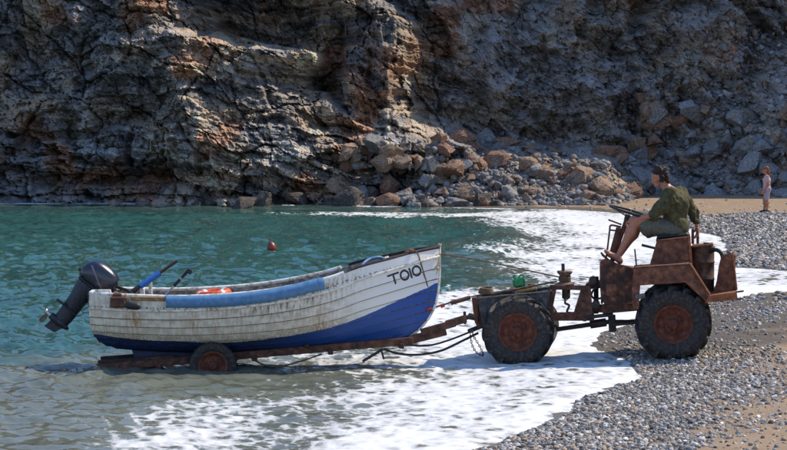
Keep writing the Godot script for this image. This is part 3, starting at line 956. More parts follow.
func hull_paint(letters: bool) -> StandardMaterial3D:
	var W := 1536
	var H := 560
	var pl := []
	for c in [[98.0, 334.5, 0.4], [112.0, 337.0, 0.42], [141.0, 340.0, 0.46], [190.0, 342.2, 0.48], [226.0, 343.0, 0.48], [275.0, 338.0, 0.48], [329.0, 328.5, 0.48], [358.0, 318.7, 0.4], [391.0, 304.0, 0.27], [428.5, 287.5, 0.06], [440.0, 282.0, 0.0]]:
		var q := bp(c[0], c[1], c[2])
		pl.append([q.x, q.y])
	var rub := []
	for c in [[89.5, 307.0, 0.46], [190.0, 308.5, 0.64], [260.0, 304.0, 0.66], [323.0, 289.0, 0.6], [361.0, 276.5, 0.48], [416.0, 263.0, 0.2], [438.0, 255.5, 0.02]]:
		var q := bp(c[0], c[1], c[2])
		rub.append([q.x, q.y])
	# the registration: strokes set out on the bow
	var o3 := bp(389.0, 281.0, 0.3)
	var o4 := bp(421.0, 270.0, 0.17)
	var ax := Vector2(o4.x - o3.x, o4.y - o3.y)
	var wide := ax.length()
	ax = ax.normalized()
	var up := Vector2(-ax.y, ax.x)
	var base := Vector2(o3.x, o3.y) - up * 0.055
	var hgt := 0.128
	var n1 := noise(91, 0.02, 5)
	var n2 := noise(92, 0.09, 4)
	var px := PackedByteArray()
	px.resize(W * H * 3)
	var rusty := []
	for c in [[136.0, 5.0, 1.0, 320.0], [127.0, 3.0, 0.6, 318.0], [194.0, 3.5, 0.75, 318.0], [216.0, 2.5, 0.5, 325.0], [171.0, 2.0, 0.45, 322.0], [321.0, 5.0, 0.9, 326.0]]:
		var q := bp(c[0], c[3], 0.58)
		rusty.append([q.x, c[1] / 74.0, c[2], q.y])
	var dirty := bp(283.0, 300.0, 0.65).x
	for j in H:
		var y := 1.9 - 1.9 * (j + 0.5) / H
		for i in W:
			var x := -2.6 + 5.2 * (i + 0.5) / W
			var a := n1.get_noise_2d(i, j * 1.5)
			var b := n2.get_noise_2d(i, j)
			var streak := n2.get_noise_2d(i * 0.8, j * 0.16 + 400.0)
			var fore := smoothstep(0.3, 1.6, x)
			var r := lerpf(0.68, 0.75, fore)
			var g := lerpf(0.6, 0.72, fore)
			var bl := lerpf(0.455, 0.655, fore)
			var pline := table(pl, x) + 0.006 * b
			var rline := table(rub, x)
			if y < pline:
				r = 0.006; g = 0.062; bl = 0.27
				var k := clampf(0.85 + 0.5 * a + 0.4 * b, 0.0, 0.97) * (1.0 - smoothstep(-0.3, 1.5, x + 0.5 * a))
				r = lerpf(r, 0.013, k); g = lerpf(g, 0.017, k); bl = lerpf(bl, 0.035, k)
			else:
				# grime: green-brown near the boot line, dark streaks under the rail amidships, rust runs
				var aft := 1.0 - smoothstep(0.6, 1.5, x)
				var low := (1.0 - smoothstep(0.02, 0.13, y - pline)) * aft
				var k := clampf(low * (0.55 + 1.1 * b + 0.5 * a), 0.0, 0.85)
				r = lerpf(r, 0.25, k); g = lerpf(g, 0.21, k); bl = lerpf(bl, 0.12, k)
				k = clampf(aft * (0.35 + 1.0 * a + 0.7 * streak), 0.0, 0.6)
				r = lerpf(r, 0.43, k); g = lerpf(g, 0.35, k); bl = lerpf(bl, 0.235, k)
				var dx := (x - dirty) / 0.75
				k = clampf(exp(-dx * dx) * (0.15 + 1.6 * streak + 0.7 * b) * smoothstep(0.34, 0.0, rline - y), 0.0, 0.85)
				r = lerpf(r, 0.1, k); g = lerpf(g, 0.075, k); bl = lerpf(bl, 0.05, k)
				for q in rusty:
					var e: float = (x - q[0]) / q[1]
					var f: float = (y - q[3]) / 0.16
					k = clampf(q[2] * exp(-e * e - f * f) * (0.7 + 1.0 * streak + 0.6 * b), 0.0, 0.85)
					r = lerpf(r, 0.36, k); g = lerpf(g, 0.16, k); bl = lerpf(bl, 0.06, k)
				if absf(y - rline) < 0.02 and b + 0.5 * streak > 0.12:
					r *= 0.45; g *= 0.35; bl *= 0.27
				if letters:
					var p := Vector2((Vector2(x, y) - base).dot(ax), (Vector2(x, y) - base).dot(up))
					if p.x > -0.03 and p.x < wide + 0.05 and p.y > -0.03 and p.y < hgt + 0.03:
						var l := minf(seg(p, Vector2(0.0, hgt), Vector2(0.15, hgt)), seg(p, Vector2(0.075, hgt), Vector2(0.075, 0.0)))
						for c in [0.225, 0.40]:
							var z := (p - Vector2(c, hgt * 0.5)) / Vector2(0.055, hgt * 0.5)
							l = minf(l, absf(z.length() - 1.0) * 0.055)
						l = minf(l, seg(p, Vector2(0.312, hgt), Vector2(0.312, 0.0)))
						if l < 0.0125 + 0.003 * b:
							r = 0.012; g = 0.012; bl = 0.02
			var o := (j * W + i) * 3
			var c := Color(r, g, bl).linear_to_srgb()
			px[o] = int(c.r * 255); px[o + 1] = int(c.g * 255); px[o + 2] = int(c.b * 255)
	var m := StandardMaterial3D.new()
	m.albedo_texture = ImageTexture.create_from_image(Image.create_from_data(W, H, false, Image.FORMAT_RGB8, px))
	m.texture_repeat = false
	m.roughness = 0.42
	return m
func build_boat() -> void:
	hull_setup()
	var f := BF
	var boat := thing("clinker_boat", "white clinker-planked open boat with blue bottom marked TOIO on its trailer", "boat", f)
	var near_paint := hull_paint(true)
	var far_paint := hull_paint(false)
	var nu := 40
	for side in [1.0, -1.0]:
		var paint: Material = near_paint if side > 0 else far_paint
		for k in 9:                                        # eight strakes and the wash strake above the rubbing strip
			var st := new_st()
			for i in nu:
				var q := []
				var edge := []
				for e in [i, i + 1]:
					var u := float(e) / nu
					var rub := lerpf(0.835, 0.91, u)
					var v0 := rub * k / 8.0 if k < 8 else rub
					var v1 := rub * (k + 1) / 8.0 if k < 8 else 1.0
					var row := []
					for w in 4:
						var v := lerpf(v0, v1, w / 3.0)
						var lap := 0.03 * (1.0 - w / 3.0) * smoothstep(1.0, 0.93, u) + 0.004
						row.append(mir(hull(u, v) + hull_normal(u, v) * lap, side))
					q.append(row)
					edge.append(mir(hull(u, v0) - hull_normal(u, v0) * 0.012, side))
				st.set_smooth_group(k + 1)
				for w in 3:
					if side > 0:
						uvq(st, [q[0][w], q[0][w + 1], q[1][w + 1], q[1][w]])
					else:
						uvq(st, [q[0][w], q[1][w], q[1][w + 1], q[0][w + 1]])
				st.set_smooth_group(-1)
				if side > 0:
					uvq(st, [edge[0], q[0][0], q[1][0], edge[1]])
				else:
					uvq(st, [edge[0], edge[1], q[1][0], q[0][0]])
			var plank := put("wash_strake" if k == 8 else "strake", done(st), paint, boat)
			if k > 0 and k < 8:                            # tarred seam in the lap under the plank's lower edge
				var ms := new_st()
				var ln := []
				for i in nu + 1:
					var u := float(i) / nu
					var v0 := lerpf(0.835, 0.91, u) * k / 8.0
					ln.append(mir(hull(u, v0) + hull_normal(u, v0) * (0.016 * smoothstep(1.0, 0.93, u) + 0.005) + Vector3(0, -0.007, 0), side))
				tube(ms, ln, 0.0065, 6)
				put("lap_seam", done(ms), M.seam, plank)
		# rubbing strip under the wash strake, and the capping on the gunwale
		var line := []
		var cap := []
		var capb := []
		for i in nu + 1:
			var u := float(i) / nu
			var rub := lerpf(0.835, 0.91, u)
			line.append(mir(hull(u, rub) + hull_normal(u, rub) * 0.022, side))
			var c := mir(hull(u, 1.0) + Vector3(0, 0.008, -0.02 * smoothstep(1.0, 0.9, u)), side)
			if u < 0.75:
				cap.append(c)
			if u >= 0.74:
				capb.append(c)
		var st2 := new_st()
		tube(st2, line, 0.02, 8)
		put("rubbing_strip", done(st2), M.white_paint, boat)
		var st3 := new_st()
		tube(st3, cap, 0.028, 8)
		put("gunwale", done(st3), M.white_paint, boat)
		var st4 := new_st()
		tube(st4, capb, 0.024, 8)
		put("bow_capping", done(st4), M.dark_wood, boat)
		# inner lining
		var st5 := new_st()
		for i in nu:
			for w in 5:
				var q := []
				for e in [[i, w], [i, w + 1], [i + 1, w + 1], [i + 1, w]]:
					var u: float = float(e[0]) / nu
					var v := lerpf(0.3, 0.995, e[1] / 5.0)
					var p := hull(u, v)
					p.z = maxf(p.z - 0.035, 0.004)
					p.x -= 0.03 * smoothstep(0.9, 1.0, u)
					q.append(mir(p, side))
				if side > 0:
					quad(st5, q[0], q[3], q[2], q[1])
				else:
					quad(st5, q[0], q[1], q[2], q[3])
		put("lining", done(st5), M.grey_paint, boat)
	# floor boards, transom, thwarts, keel, stem
	for k in 5:
		var st := new_st()
		for i in nu:
			var u0 := lerpf(0.02, 0.9, float(i) / nu)
			var u1 := lerpf(0.02, 0.9, float(i + 1) / nu)
			var a := hull(u0, 0.3)
			var b := hull(u1, 0.3)
			var z0 := -1.0 + 0.4 * k + 0.015
			var z1 := -1.0 + 0.4 * (k + 1) - 0.015
			quad(st, Vector3(a.x, a.y, a.z * z0), Vector3(b.x, b.y, b.z * z0), Vector3(b.x, b.y, b.z * z1), Vector3(a.x, a.y, a.z * z1))
		put("floor_board", done(st), M.wood, boat)
	for c in [[0.2, 0.24], [0.42, 0.46], [0.66, 0.7]]:
		var a := hull(c[0], 0.78)
		var b := hull(c[1], 0.78)
		var st := new_st()
		var h := (a.z + b.z) / 2 - 0.04
		bar(st, Transform3D(Basis.IDENTITY, Vector3((a.x + b.x) / 2, a.y, 0)), Vector3(0.24, 0.03, h * 2), 0.006)
		put("thwart", done(st), M.grey_paint, boat)
	var tr := new_st()
	for w in 10:
		var v0 := w / 10.0
		var v1 := (w + 1) / 10.0
		for x in [0.0, 0.05]:
			var a := hull(0, v0) + Vector3(x - 0.003, 0, 0)
			var b := hull(0, v1) + Vector3(x - 0.003, 0, 0)
			if x == 0.0:
				uvq(tr, [a, mir(a, -1), mir(b, -1), b])
			else:
				uvq(tr, [a, b, mir(b, -1), mir(a, -1)])
	var top := hull(0, 1.0)
	put("transom", done(tr), far_paint, boat)
	put("transom_capping", beam_mesh(top + Vector3(0.04, 0.012, -0.02), mir(top, -1) + Vector3(0.04, 0.012, 0.02), 0.05, 0.09, 0.015), M.white_paint, boat)
	for s in [1.0, -1.0]:                                  # quarter knees at the transom corners
		var k := top + Vector3(0.02, 0.02, -0.03)
		put("quarter_knee", plate_mesh([Vector3(k.x - 0.02, k.y - 0.09, 0), Vector3(k.x + 0.3, k.y - 0.12, 0), Vector3(k.x + 0.26, k.y + 0.035, 0), Vector3(k.x + 0.06, k.y + 0.035, 0)], s * (k.z - 0.02), s * (k.z + 0.045)), M.white_paint, boat)
	var kl := [bp(131, 346), bp(135, 359), bp(200, 357.5), bp(320, 350.5), bp(385, 345.0), bp(406, 339)]
	for p in [[391.0, 340.5], [372.0, 342.5], [318.0, 347.0], [265.0, 349.5], [205.0, 350.5], [160.0, 349.0]]:
		kl.append(bp(p[0], p[1]))
	put("keel", plate_mesh(kl, -0.035, 0.035), M.blue_paint, boat)
	var stem := []
	for w in 13:
		stem.append(hull(1.0, w / 12.0) + Vector3(0.012, 0, -0.025))
	stem.append(hull(1.0, 1.0) + Vector3(0.02, 0.05, -0.025))
	var ss := new_st()
	tube(ss, stem, 0.024, 8)
	put("stem", done(ss), M.white_paint, boat)
	var br := bp(427.5, 309.0, 0.05)
	put("stem_ring", rod(br + Vector3(-0.02, 0, 0), br + Vector3(0.06, 0, 0), 0.018), M.red, boat)
	# wooden rail let into the gunwale abaft the padding, iron plate for the rowlock, small fender
	put("rail_patch", beam_mesh(bp(131, 298.5, 0.575), bp(167, 299.0, 0.635), 0.06, 0.05, 0.012), M.oiled_wood, boat)
	var pl := bp(119.5, 302.0, 0.59)
	var ps := new_st()
	bar(ps, Transform3D(Basis.IDENTITY, pl), Vector3(0.24, 0.15, 0.09), 0.02)
	bar(ps, Transform3D(Basis.IDENTITY, pl + Vector3(-0.03, 0.09, -0.08)), Vector3(0.12, 0.05, 0.16), 0.015)
	put("rowlock_plate", done(ps), M.frame_rust, boat)
	put("post", beam_mesh(bp(151, 297, -0.1), bp(150.5, 281.5, -0.1), 0.05, 0.05, 0.01), M.white_paint, boat)
	put("post", beam_mesh(bp(143, 297, -0.2), bp(142.5, 288, -0.2), 0.06, 0.06, 0.01), M.white_paint, boat)

	# padding: a split foam pipe over the gunwale
	var pad := thing("gunwale_padding", "long sky blue foam pipe slipped over the boat's gunwale", "padding", f)
	var line2 := []
	for i in 30:
		var p := Vector2(lerpf(166.5, 324.0, i / 29.0), 0)
		p.y = table([[166.0, 301.4], [190.0, 301.8], [225.0, 300.5], [260.0, 296.8], [292.0, 291.0], [324.0, 283.6]], p.x)
		line2.append(bp(p.x, p.y, table([[166.0, 0.63], [225.0, 0.68], [260.0, 0.69], [292.0, 0.66], [324.0, 0.62]], p.x)))
	var ps2 := new_st()
	tube(ps2, line2, 0.084, 18)
	put("pipe", done(ps2), M.blue_foam, pad)
	for e in [0, 28]:
		var rs := new_st()
		tube(rs, [line2[e], line2[e].lerp(line2[e + 1], 0.3)], 0.088, 18)
		put("end_band", done(rs), M.blue_foam, pad)
	# small black fender
	var fe := thing("fender", "small black cylindrical fender hung outside the boat's stern quarter", "fender", f)
	var fs := new_st()
	var fa := bp(125.5, 305.0, 0.66)
	var fb := bp(140.5, 306.5, 0.68)
	tube(fs, [fa, fa.lerp(fb, 0.08), fa.lerp(fb, 0.2), fa.lerp(fb, 0.8), fa.lerp(fb, 0.92), fb], [0.02, 0.04, 0.05, 0.05, 0.04, 0.02], 14)
	put("body", done(fs), M.black_rubber, fe)
	put("lashing", cable([fa, fa + Vector3(-0.02, 0.08, -0.04), fa + Vector3(0.0, 0.13, -0.1)], 0.01), M.rope, fe)
	build_outboard(f)
	build_boat_gear(f)
	build_trailer(f)
func build_outboard(f: Transform3D) -> void:
	var o := thing("outboard_motor", "dark navy outboard motor tilted up on the boat's stern", "outboard motor", f)
	# cowl: rounded shell lofted along the tilted power head
	var axis := Vector3(0.62, 0.785, 0).normalized()          # up through the tilted power head
	var across := Vector3(0.785, -0.62, 0).normalized()      # towards the bow
	var cen := bp(99.8, 276.0)
	var rings := []
	for r in [[-0.15, 0.2, 0.11, 0.01], [-0.135, 0.25, 0.15, 0.012], [-0.07, 0.275, 0.168, 0.012], [0.0, 0.275, 0.172, 0.015], [0.07, 0.255, 0.165, 0.022], [0.12, 0.22, 0.148, 0.025], [0.155, 0.16, 0.115, 0.022], [0.178, 0.06, 0.05, 0.02]]:
		var ring := []
		for k in 28:
			var g := TAU * k / 28
			var c := cos(g)
			var s := sin(g)
			var cx := signf(c) * pow(absf(c), 0.62)
			var cz := signf(s) * pow(absf(s), 0.62)
			ring.append(cen + axis * r[0] + across * (r[3] + cx * r[1]) + Vector3(0, 0, cz * r[2]))
		rings.append(ring)
	var st := new_st()
	loft(st, rings)
	var cowl := put("cowl", done(st), M.navy, o)
	for s in [1.0, -1.0]:                                     # pale flash along each side of the cowl
		var fl := new_st()
		var pts := []
		for k in 9:
			var q := k / 8.0
			pts.append(cen + axis * lerpf(0.07, -0.11, q) + across * lerpf(-0.17, 0.13, q) + Vector3(0, 0, s * (0.172 - 0.012 * pow(absf(q - 0.5) * 2.0, 3.0))))
		for k in 8:
			var w := (axis * 0.01 + across * 0.013) * (1.0 - 0.1 * k)
			quad(fl, pts[k] - w, pts[k] + w, pts[k + 1] + w, pts[k + 1] - w)
		put("side_flash", done(fl), M.cowl_grey, cowl)
	var sl := new_st()
	bar(sl, Transform3D(Basis(across, axis, Vector3.BACK), cen + axis * -0.165 + across * 0.02), Vector3(0.46, 0.05, 0.28), 0.02)
	put("lower_pan", done(sl), M.navy_dull, o)
	var hd := bp(82.0, 271.5)
	put("tilt_grip", rod(hd + Vector3(-0.02, 0.03, -0.07), hd + Vector3(-0.02, 0.03, 0.07), 0.022), M.black_rubber, o)
	# mid-section and leg
	var sec := [[bp(91.0, 283.0), 0.17, 0.13], [bp(84.0, 291.5), 0.15, 0.115], [bp(77.5, 300.0), 0.125, 0.085], [bp(72.0, 307.5), 0.12, 0.065], [bp(66.0, 315.5), 0.115, 0.05], [bp(60.0, 322.0), 0.11, 0.045]]
	var lr := []
	for q in sec:
		var ring := []
		for k in 16:
			var g := TAU * k / 16
			ring.append(q[0] + leg_ring(g, q[1], q[2]))
		lr.append(ring)
	var ls := new_st()
	loft(ls, lr)
	put("leg", done(ls), M.navy_dull, o)
	var ds := new_st()
	var dn := Vector3(-0.64, -0.77, 0)                        # along the leg, downwards
	var bk := Vector3(-0.77, 0.64, 0)                         # behind the leg, where the propeller sits
	var c0 := bp(70.0, 309.0)
	bar(ds, Transform3D(Basis(bk, -dn, Vector3.BACK), c0 + bk * 0.05), Vector3(0.34, 0.02, 0.2), 0.008)
	put("cavitation_plate", done(ds), M.navy_dull, o)
	var gs := new_st()
	var gc := bp(59.5, 322.0)
	tube(gs, [gc - bk * 0.16, gc - bk * 0.12, gc - bk * 0.02, gc + bk * 0.1, gc + bk * 0.15], [0.01, 0.035, 0.06, 0.055, 0.045], 14)
	put("gearcase", done(gs), M.navy_dull, o)
	var sk := new_st()
	var a := gc - bk * 0.1
	var b := gc + bk * 0.1
	for z in [0.008, -0.008]:
		pass
	var fin := [a, b, b + dn * 0.17 + bk * 0.02, a + dn * 0.15 + bk * 0.06]
	plate(sk, fin, -0.01, 0.01)
	put("skeg", done(sk), M.navy_dull, o)
	var pr := put("propeller", rod(gc + bk * 0.15, gc + bk * 0.24, 0.035, 12), M.steel, o)
	for k in 3:
		var g := TAU * k / 3 + 0.5
		var out := dn.rotated(bk, g)
		var tang := bk.cross(out)
		var bs := new_st()
		var h := gc + bk * 0.19
		var bl := []
		for e in [[0.03, -0.02], [0.08, -0.055], [0.14, -0.05], [0.165, 0.0], [0.14, 0.05], [0.08, 0.055], [0.03, 0.02]]:
			bl.append(h + out * e[0] + tang * e[1] + bk * e[1] * 0.6)
		for e in range(1, 6):
			tri(bs, bl[0], bl[e], bl[e + 1])
			tri(bs, bl[0] + bk * 0.008, bl[e + 1] + bk * 0.008, bl[e] + bk * 0.008)
		put("blade", done(bs), M.steel, pr)
	# clamp bracket on the transom and the tiller arm
	var cs := new_st()
	var tb := hull(0, 1.0)
	bar(cs, Transform3D(Basis.IDENTITY, Vector3(tb.x - 0.03, tb.y - 0.06, 0)), Vector3(0.05, 0.26, 0.26), 0.012)
	bar(cs, Transform3D(Basis.IDENTITY, Vector3(tb.x + 0.03, tb.y + 0.05, 0)), Vector3(0.18, 0.05, 0.24), 0.012)
	bar(cs, Transform3D(Basis.IDENTITY, Vector3(tb.x + 0.1, tb.y - 0.03, 0)), Vector3(0.04, 0.16, 0.2), 0.01)
	put("clamp_bracket", done(cs), M.navy_dull, o)
	put("tiller", rod(bp(117.0, 287.0, -0.05), bp(131.0, 291.5, 0.02), 0.022), M.black_rubber, o)
	put("fuel_line", cable([bp(112, 286, 0.1), bp(118, 291, 0.2), bp(126, 289, 0.25), bp(136, 296, 0.3)], 0.011), M.black_rubber, o)
func leg_ring(g: float, a: float, b: float) -> Vector3:
	return Vector3(0.77, -0.64, 0) * cos(g) * a + Vector3(0, 0, 1) * sin(g) * b
func build_boat_gear(f: Transform3D) -> void:
	var g := thing("boat_hook", "wooden pole with a bright blue sleeve leaning in the boat's stern", "pole", f)
	put("shaft", rod(bp(131.5, 292.5, 0.1), bp(177.0, 261.0, -0.1), 0.021), M.dark_wood, g)
	put("sleeve", rod(bp(140.0, 286.5, 0.06), bp(160.0, 272.8, -0.03), 0.042, 14), M.blue_foam_bright, g)
	put("grip", rod(bp(132.5, 291.7, 0.1), bp(139.0, 287.2, 0.07), 0.035, 12), M.black_rubber, g)
	var r := thing("fishing_rod", "short black fishing rod with pale bands propped in the boat", "fishing rod", f)
	put("butt", rod(bp(166.0, 294.5, -0.1), bp(174.0, 286.0, -0.15), 0.014), M.steel, r)
	put("grip", rod(bp(174.0, 286.0, -0.15), bp(189.5, 269.5, -0.2), 0.021, 12), M.black_rubber, r)
	put("band", rod(bp(180.3, 279.3, -0.17), bp(181.8, 277.7, -0.17), 0.024, 12), M.pale_rope, r)
	put("reel", rod(bp(190.0, 272.0, -0.26), bp(190.0, 272.0, -0.14), 0.032, 14), M.black_rubber, r)
	var b := thing("orange_float", "bright orange life ring lying inside the boat", "life ring", f)
	var ring := []
	var c := bp(213.0, 293.8, 0.1)
	for k in 24:
		var t := TAU * k / 24
		ring.append(c + Vector3(cos(t) * 0.2, 0.02 * cos(t), sin(t) * 0.2))
	var st := new_st()
	tube(st, ring, 0.055, 12, true)
	put("ring", done(st), M.orange, b)
	for k in 4:
		var p: Vector3 = ring[k * 6 + 3]
		var q: Vector3 = ring[(k * 6 + 4) % 24]
		put("band", rod(p, q, 0.059, 14), M.white_paint, b)
	var h := thing("blue_hose", "pale blue hose arched over the boat's gunwale near the bow", "hose", f)
	put("hose", cable([bp(360.5, 270.0, 0.47), bp(363.5, 263.5, 0.4), bp(370.0, 259.0, 0.3), bp(379.0, 257.3, 0.25), bp(385.0, 259.5, 0.15), bp(387.5, 263.0, 0.1)], 0.02, 10), M.blue_foam, h)
	put("nozzle", rod(bp(384.5, 259.0, 0.16), bp(388.5, 258.0, 0.14), 0.03), M.white_paint, h)
	var k := thing("red_block", "rusty red mooring block sitting on the boat's bow capping", "block", f)
	var ks := new_st()
	var kc := bp(411.0, 251.3, 0.22)
	bar(ks, Transform3D(Basis(Vector3.BACK, 0.25), kc), Vector3(0.1, 0.07, 0.09), 0.025)
	bar(ks, Transform3D(Basis(Vector3.BACK, 0.25), kc + Vector3(-0.06, -0.01, 0.02)), Vector3(0.07, 0.04, 0.06), 0.015)
	put("body", done(ks), M.rust, k)
	var l := thing("bow_line", "thin brown rope hanging down the boat's bow from the red block", "rope", f)
	put("rope", cable([bp(414.0, 250.0, 0.24), bp(417.5, 253.5, 0.25), bp(420.5, 262.0, 0.2), bp(424.0, 274.0, 0.15), bp(427.0, 284.0, 0.1), bp(428.8, 291.0, 0.06), bp(428.0, 303.0, 0.06)], 0.009), M.rope, l)
	var w := thing("stem_lashing", "pale frayed rope knotted round the boat's stem head", "rope", f)
	put("rope", cable([bp(439.5, 256.0, 0.04), bp(438.5, 262.0, 0.06), bp(436.0, 268.0, 0.06), bp(433.0, 270.0, 0.07), bp(438.0, 265.0, 0.04), bp(440.0, 267.0, 0.0), bp(436.5, 272.0, 0.03), bp(434.0, 290.0, 0.02), bp(429.0, 306.0, 0.02)], 0.011), M.pale_rope, w)
	var kn := new_st()
	lathe(kn, [[0.0, -0.03], [0.025, -0.02], [0.035, 0.0], [0.025, 0.02], [0.0, 0.03]], 10, Transform3D(Basis.IDENTITY, bp(437.0, 268.0, 0.04)))
	put("knot", done(kn), M.pale_rope, w)
func wheel(parent: Node3D, c: Vector3, r: float, wide: float, lugs: int, rim_r: float, rim_mat: Material, turn := 0.0) -> Node3D:
	var w := Node3D.new()
	w.name = "wheel"
	parent.add_child(w, true)
	w.transform = Transform3D(Basis(Vector3.RIGHT, PI / 2).rotated(Vector3.BACK, turn), c)     # own y along the axle
	var h := wide / 2
	var st := new_st()
	var prof := [[rim_r, -h * 0.72], [rim_r * 1.06, -h * 0.86], [lerpf(rim_r, r, 0.45), -h], [lerpf(rim_r, r, 0.78), -h * 0.97], [r * (0.945 if lugs == 0 else 0.885), -h * 0.78], [r * (0.965 if lugs == 0 else 0.925), -h * 0.4], [r * (0.968 if lugs == 0 else 0.93), 0.0], [r * (0.965 if lugs == 0 else 0.925), h * 0.4], [r * (0.945 if lugs == 0 else 0.885), h * 0.78], [lerpf(rim_r, r, 0.78), h * 0.97], [lerpf(rim_r, r, 0.45), h], [rim_r * 1.06, h * 0.86], [rim_r, h * 0.72]]
	var rings := []
	for p in prof:
		var ring := []
		for k in 48:
			var g := TAU * k / 48
			ring.append(Vector3(cos(g) * p[0], p[1], sin(g) * p[0]))
		rings.append(ring)
	loft(st, rings, true, false)
	if lugs > 0:
		for k in lugs * 2:                                   # chevron bars, left and right in turn
			var s := 1.0 if k % 2 else -1.0
			var g0 := TAU * k / (lugs * 2)
			var bars := []
			for q in 5:
				var t := q / 4.0
				var y := s * lerpf(-0.06 * wide, h * 1.0, t)
				var g := g0 + 0.3 * (1.0 - t) * 1.0
				var rr := r if t < 0.8 else r * 0.985
				var inn := r * 0.88 if t < 0.7 else lerpf(rim_r, r, 0.7)
				if t > 0.9:
					rr = lerpf(rim_r, r, 0.93)
					inn = lerpf(rim_r, r, 0.52)
					y = s * h * 1.09
				var hw := 0.42 / lugs * (1.0 if t < 0.9 else 0.8) * PI * 0.55
				bars.append([pol(g - hw, rr, y), pol(g + hw, rr, y), pol(g + hw * 1.25, inn, y), pol(g - hw * 1.25, inn, y)])
			loft(st, bars, true, true, -1)
	put("tyre", done(st), M.rubber, w)
	var rs := new_st()
	lathe(rs, [[rim_r * 1.04, h * 0.8], [rim_r * 1.0, h * 0.86], [rim_r * 0.9, h * 0.7], [rim_r * 0.84, h * 0.3], [rim_r * 0.5, h * 0.22], [rim_r * 0.42, h * 0.4], [0.0, h * 0.4]], 36, Transform3D.IDENTITY)
	lathe(rs, [[rim_r * 1.04, -h * 0.8], [rim_r * 0.9, -h * 0.7], [rim_r * 0.84, -h * 0.2], [0.0, -h * 0.2]], 36, Transform3D.IDENTITY)
	put("rim", done(rs), rim_mat, w)
	var hs := new_st()
	lathe(hs, [[rim_r * 0.3, h * 0.35], [rim_r * 0.28, h * 0.75], [rim_r * 0.2, h * 0.85], [0.0, h * 0.87]], 18, Transform3D.IDENTITY)
	put("hub", done(hs), rim_mat, w)
	for k in 6:
		var g := TAU * k / 6
		put("wheel_nut", rod(pol(g, rim_r * 0.37, h * 0.36), pol(g, rim_r * 0.37, h * 0.56), rim_r * 0.055, 6), M.frame_rust, w)
	return w
func pol(g: float, r: float, y: float) -> Vector3:
	return Vector3(cos(g) * r, y, sin(g) * r)
func build_trailer(f: Transform3D) -> void:
	var t := thing("boat_trailer", "rusty two-wheeled trailer of heavy beams under the boat", "trailer", f)
	for s in [1.0, -1.0]:
		var z: float = s * 0.26
		var a := bp(98.0, 367.8, 0.26)
		var b := bp(413.0, 340.5, 0.26)
		put("side_rail", beam_mesh(Vector3(a.x, a.y, z), Vector3(b.x, b.y, z), 0.1, 0.08), M.frame_rust, t)
		put("timber", beam_mesh(Vector3(a.x, a.y + 0.045, z * 0.86), Vector3(a.x, a.y + 0.045, z * 0.86).lerp(Vector3(b.x, b.y, z), 0.24), 0.1, 0.07), M.dark_wood, t)
	for q in [[105.0, 366.0], [160.0, 362.5], [255.0, 354.5], [330.0, 348.0], [400.0, 342.0]]:
		var c := bp(q[0], q[1], 0.0)
		put("cross_member", beam_mesh(Vector3(c.x, c.y - 0.02, -0.34), Vector3(c.x, c.y - 0.02, 0.34), 0.07, 0.07), M.frame_rust, t)
	var ax := bp(213.0, 366.0, 0.55)
	put("axle", rod(Vector3(ax.x, ax.y, -0.5), Vector3(ax.x, ax.y, 0.5), 0.035), M.frame_rust, t)
	for s in [1.0, -1.0]:
		put("spring_hanger", beam_mesh(Vector3(ax.x + 0.02, ax.y, s * 0.3), Vector3(ax.x + 0.02, ax.y + 0.14, s * 0.28), 0.05, 0.06), M.frame_rust, t)
		put("leaf_spring", cable([Vector3(ax.x - 0.35, ax.y + 0.1, s * 0.36), Vector3(ax.x, ax.y + 0.02, s * 0.38), Vector3(ax.x + 0.35, ax.y + 0.08, s * 0.36)], 0.022), M.black_iron, t)
		var w := wheel(t, Vector3(ax.x, ax.y, s * 0.5), 0.325, 0.19, 0, 0.19, M.hub)
		if s < 0:
			w.rotation.x += PI
	# bilge chocks that hold the hull upright
	for q in [0.3, 0.62]:
		for s in [1.0, -1.0]:
			var h := hull(q, 0.24)
			var b: Vector3 = Vector3(h.x, bp(213.0, 356.0, 0.26).y + (h.x - ax.x) * 0.085, 0.28)
			put("bilge_chock", beam_mesh(mir(b, s), mir(h + Vector3(0, -0.015, 0.0), s), 0.06, 0.12), M.dark_wood, t)
	# drawbar stepping up to the tractor
	put("drawbar", beam_mesh(bp(398, 343.0), bp(446, 331.0), 0.11, 0.1), M.frame_rust, t)
	put("drawbar", beam_mesh(bp(421, 332.5), bp(455, 323.0), 0.09, 0.12), M.frame_rust, t)
	put("drawbar", beam_mesh(bp(446, 324.5), bp(466, 318.5), 0.1, 0.09), M.frame_rust, t)
	put("coupling", beam_mesh(bp(462, 318.5), bp(474, 316.0), 0.06, 0.06), M.black_iron, t)
	put("coupling_pin", rod(bp(465, 324.0), bp(464.5, 311.5), 0.02), M.black_iron, t)
	put("stay", beam_mesh(bp(362.5, 361.5, 0.3), bp(383, 349.0, 0.28), 0.035, 0.035), M.black_iron, t)
	put("stay", beam_mesh(bp(384.0, 359.5, 0.3), bp(381, 349.0, 0.28), 0.025, 0.025), M.black_iron, t)
	# loose lines
	var c1 := thing("slack_cable", "black cable sagging from the trailer to the tractor's front end", "cable", f)
	put("cable", cable([bp(384, 349, 0.2), bp(398, 353.5, 0.15), bp(417, 354.8, 0.1), bp(440, 351.0, 0.05), bp(462, 341.0, 0.0), bp(478, 333.0, -0.1)], 0.017), M.black_rubber, c1)
	var c2 := thing("taut_cable", "thin black cable running along the drawbar to the tractor", "cable", f)
	put("cable", cable([bp(400, 344.5, 0.1), bp(428, 345.5, 0.1), bp(452, 339.0, 0.0), bp(478, 328.5, -0.1)], 0.014), M.black_rubber, c2)
	var c3 := thing("hanging_chain", "rusty chain looped below the tractor's coupling", "chain", f)
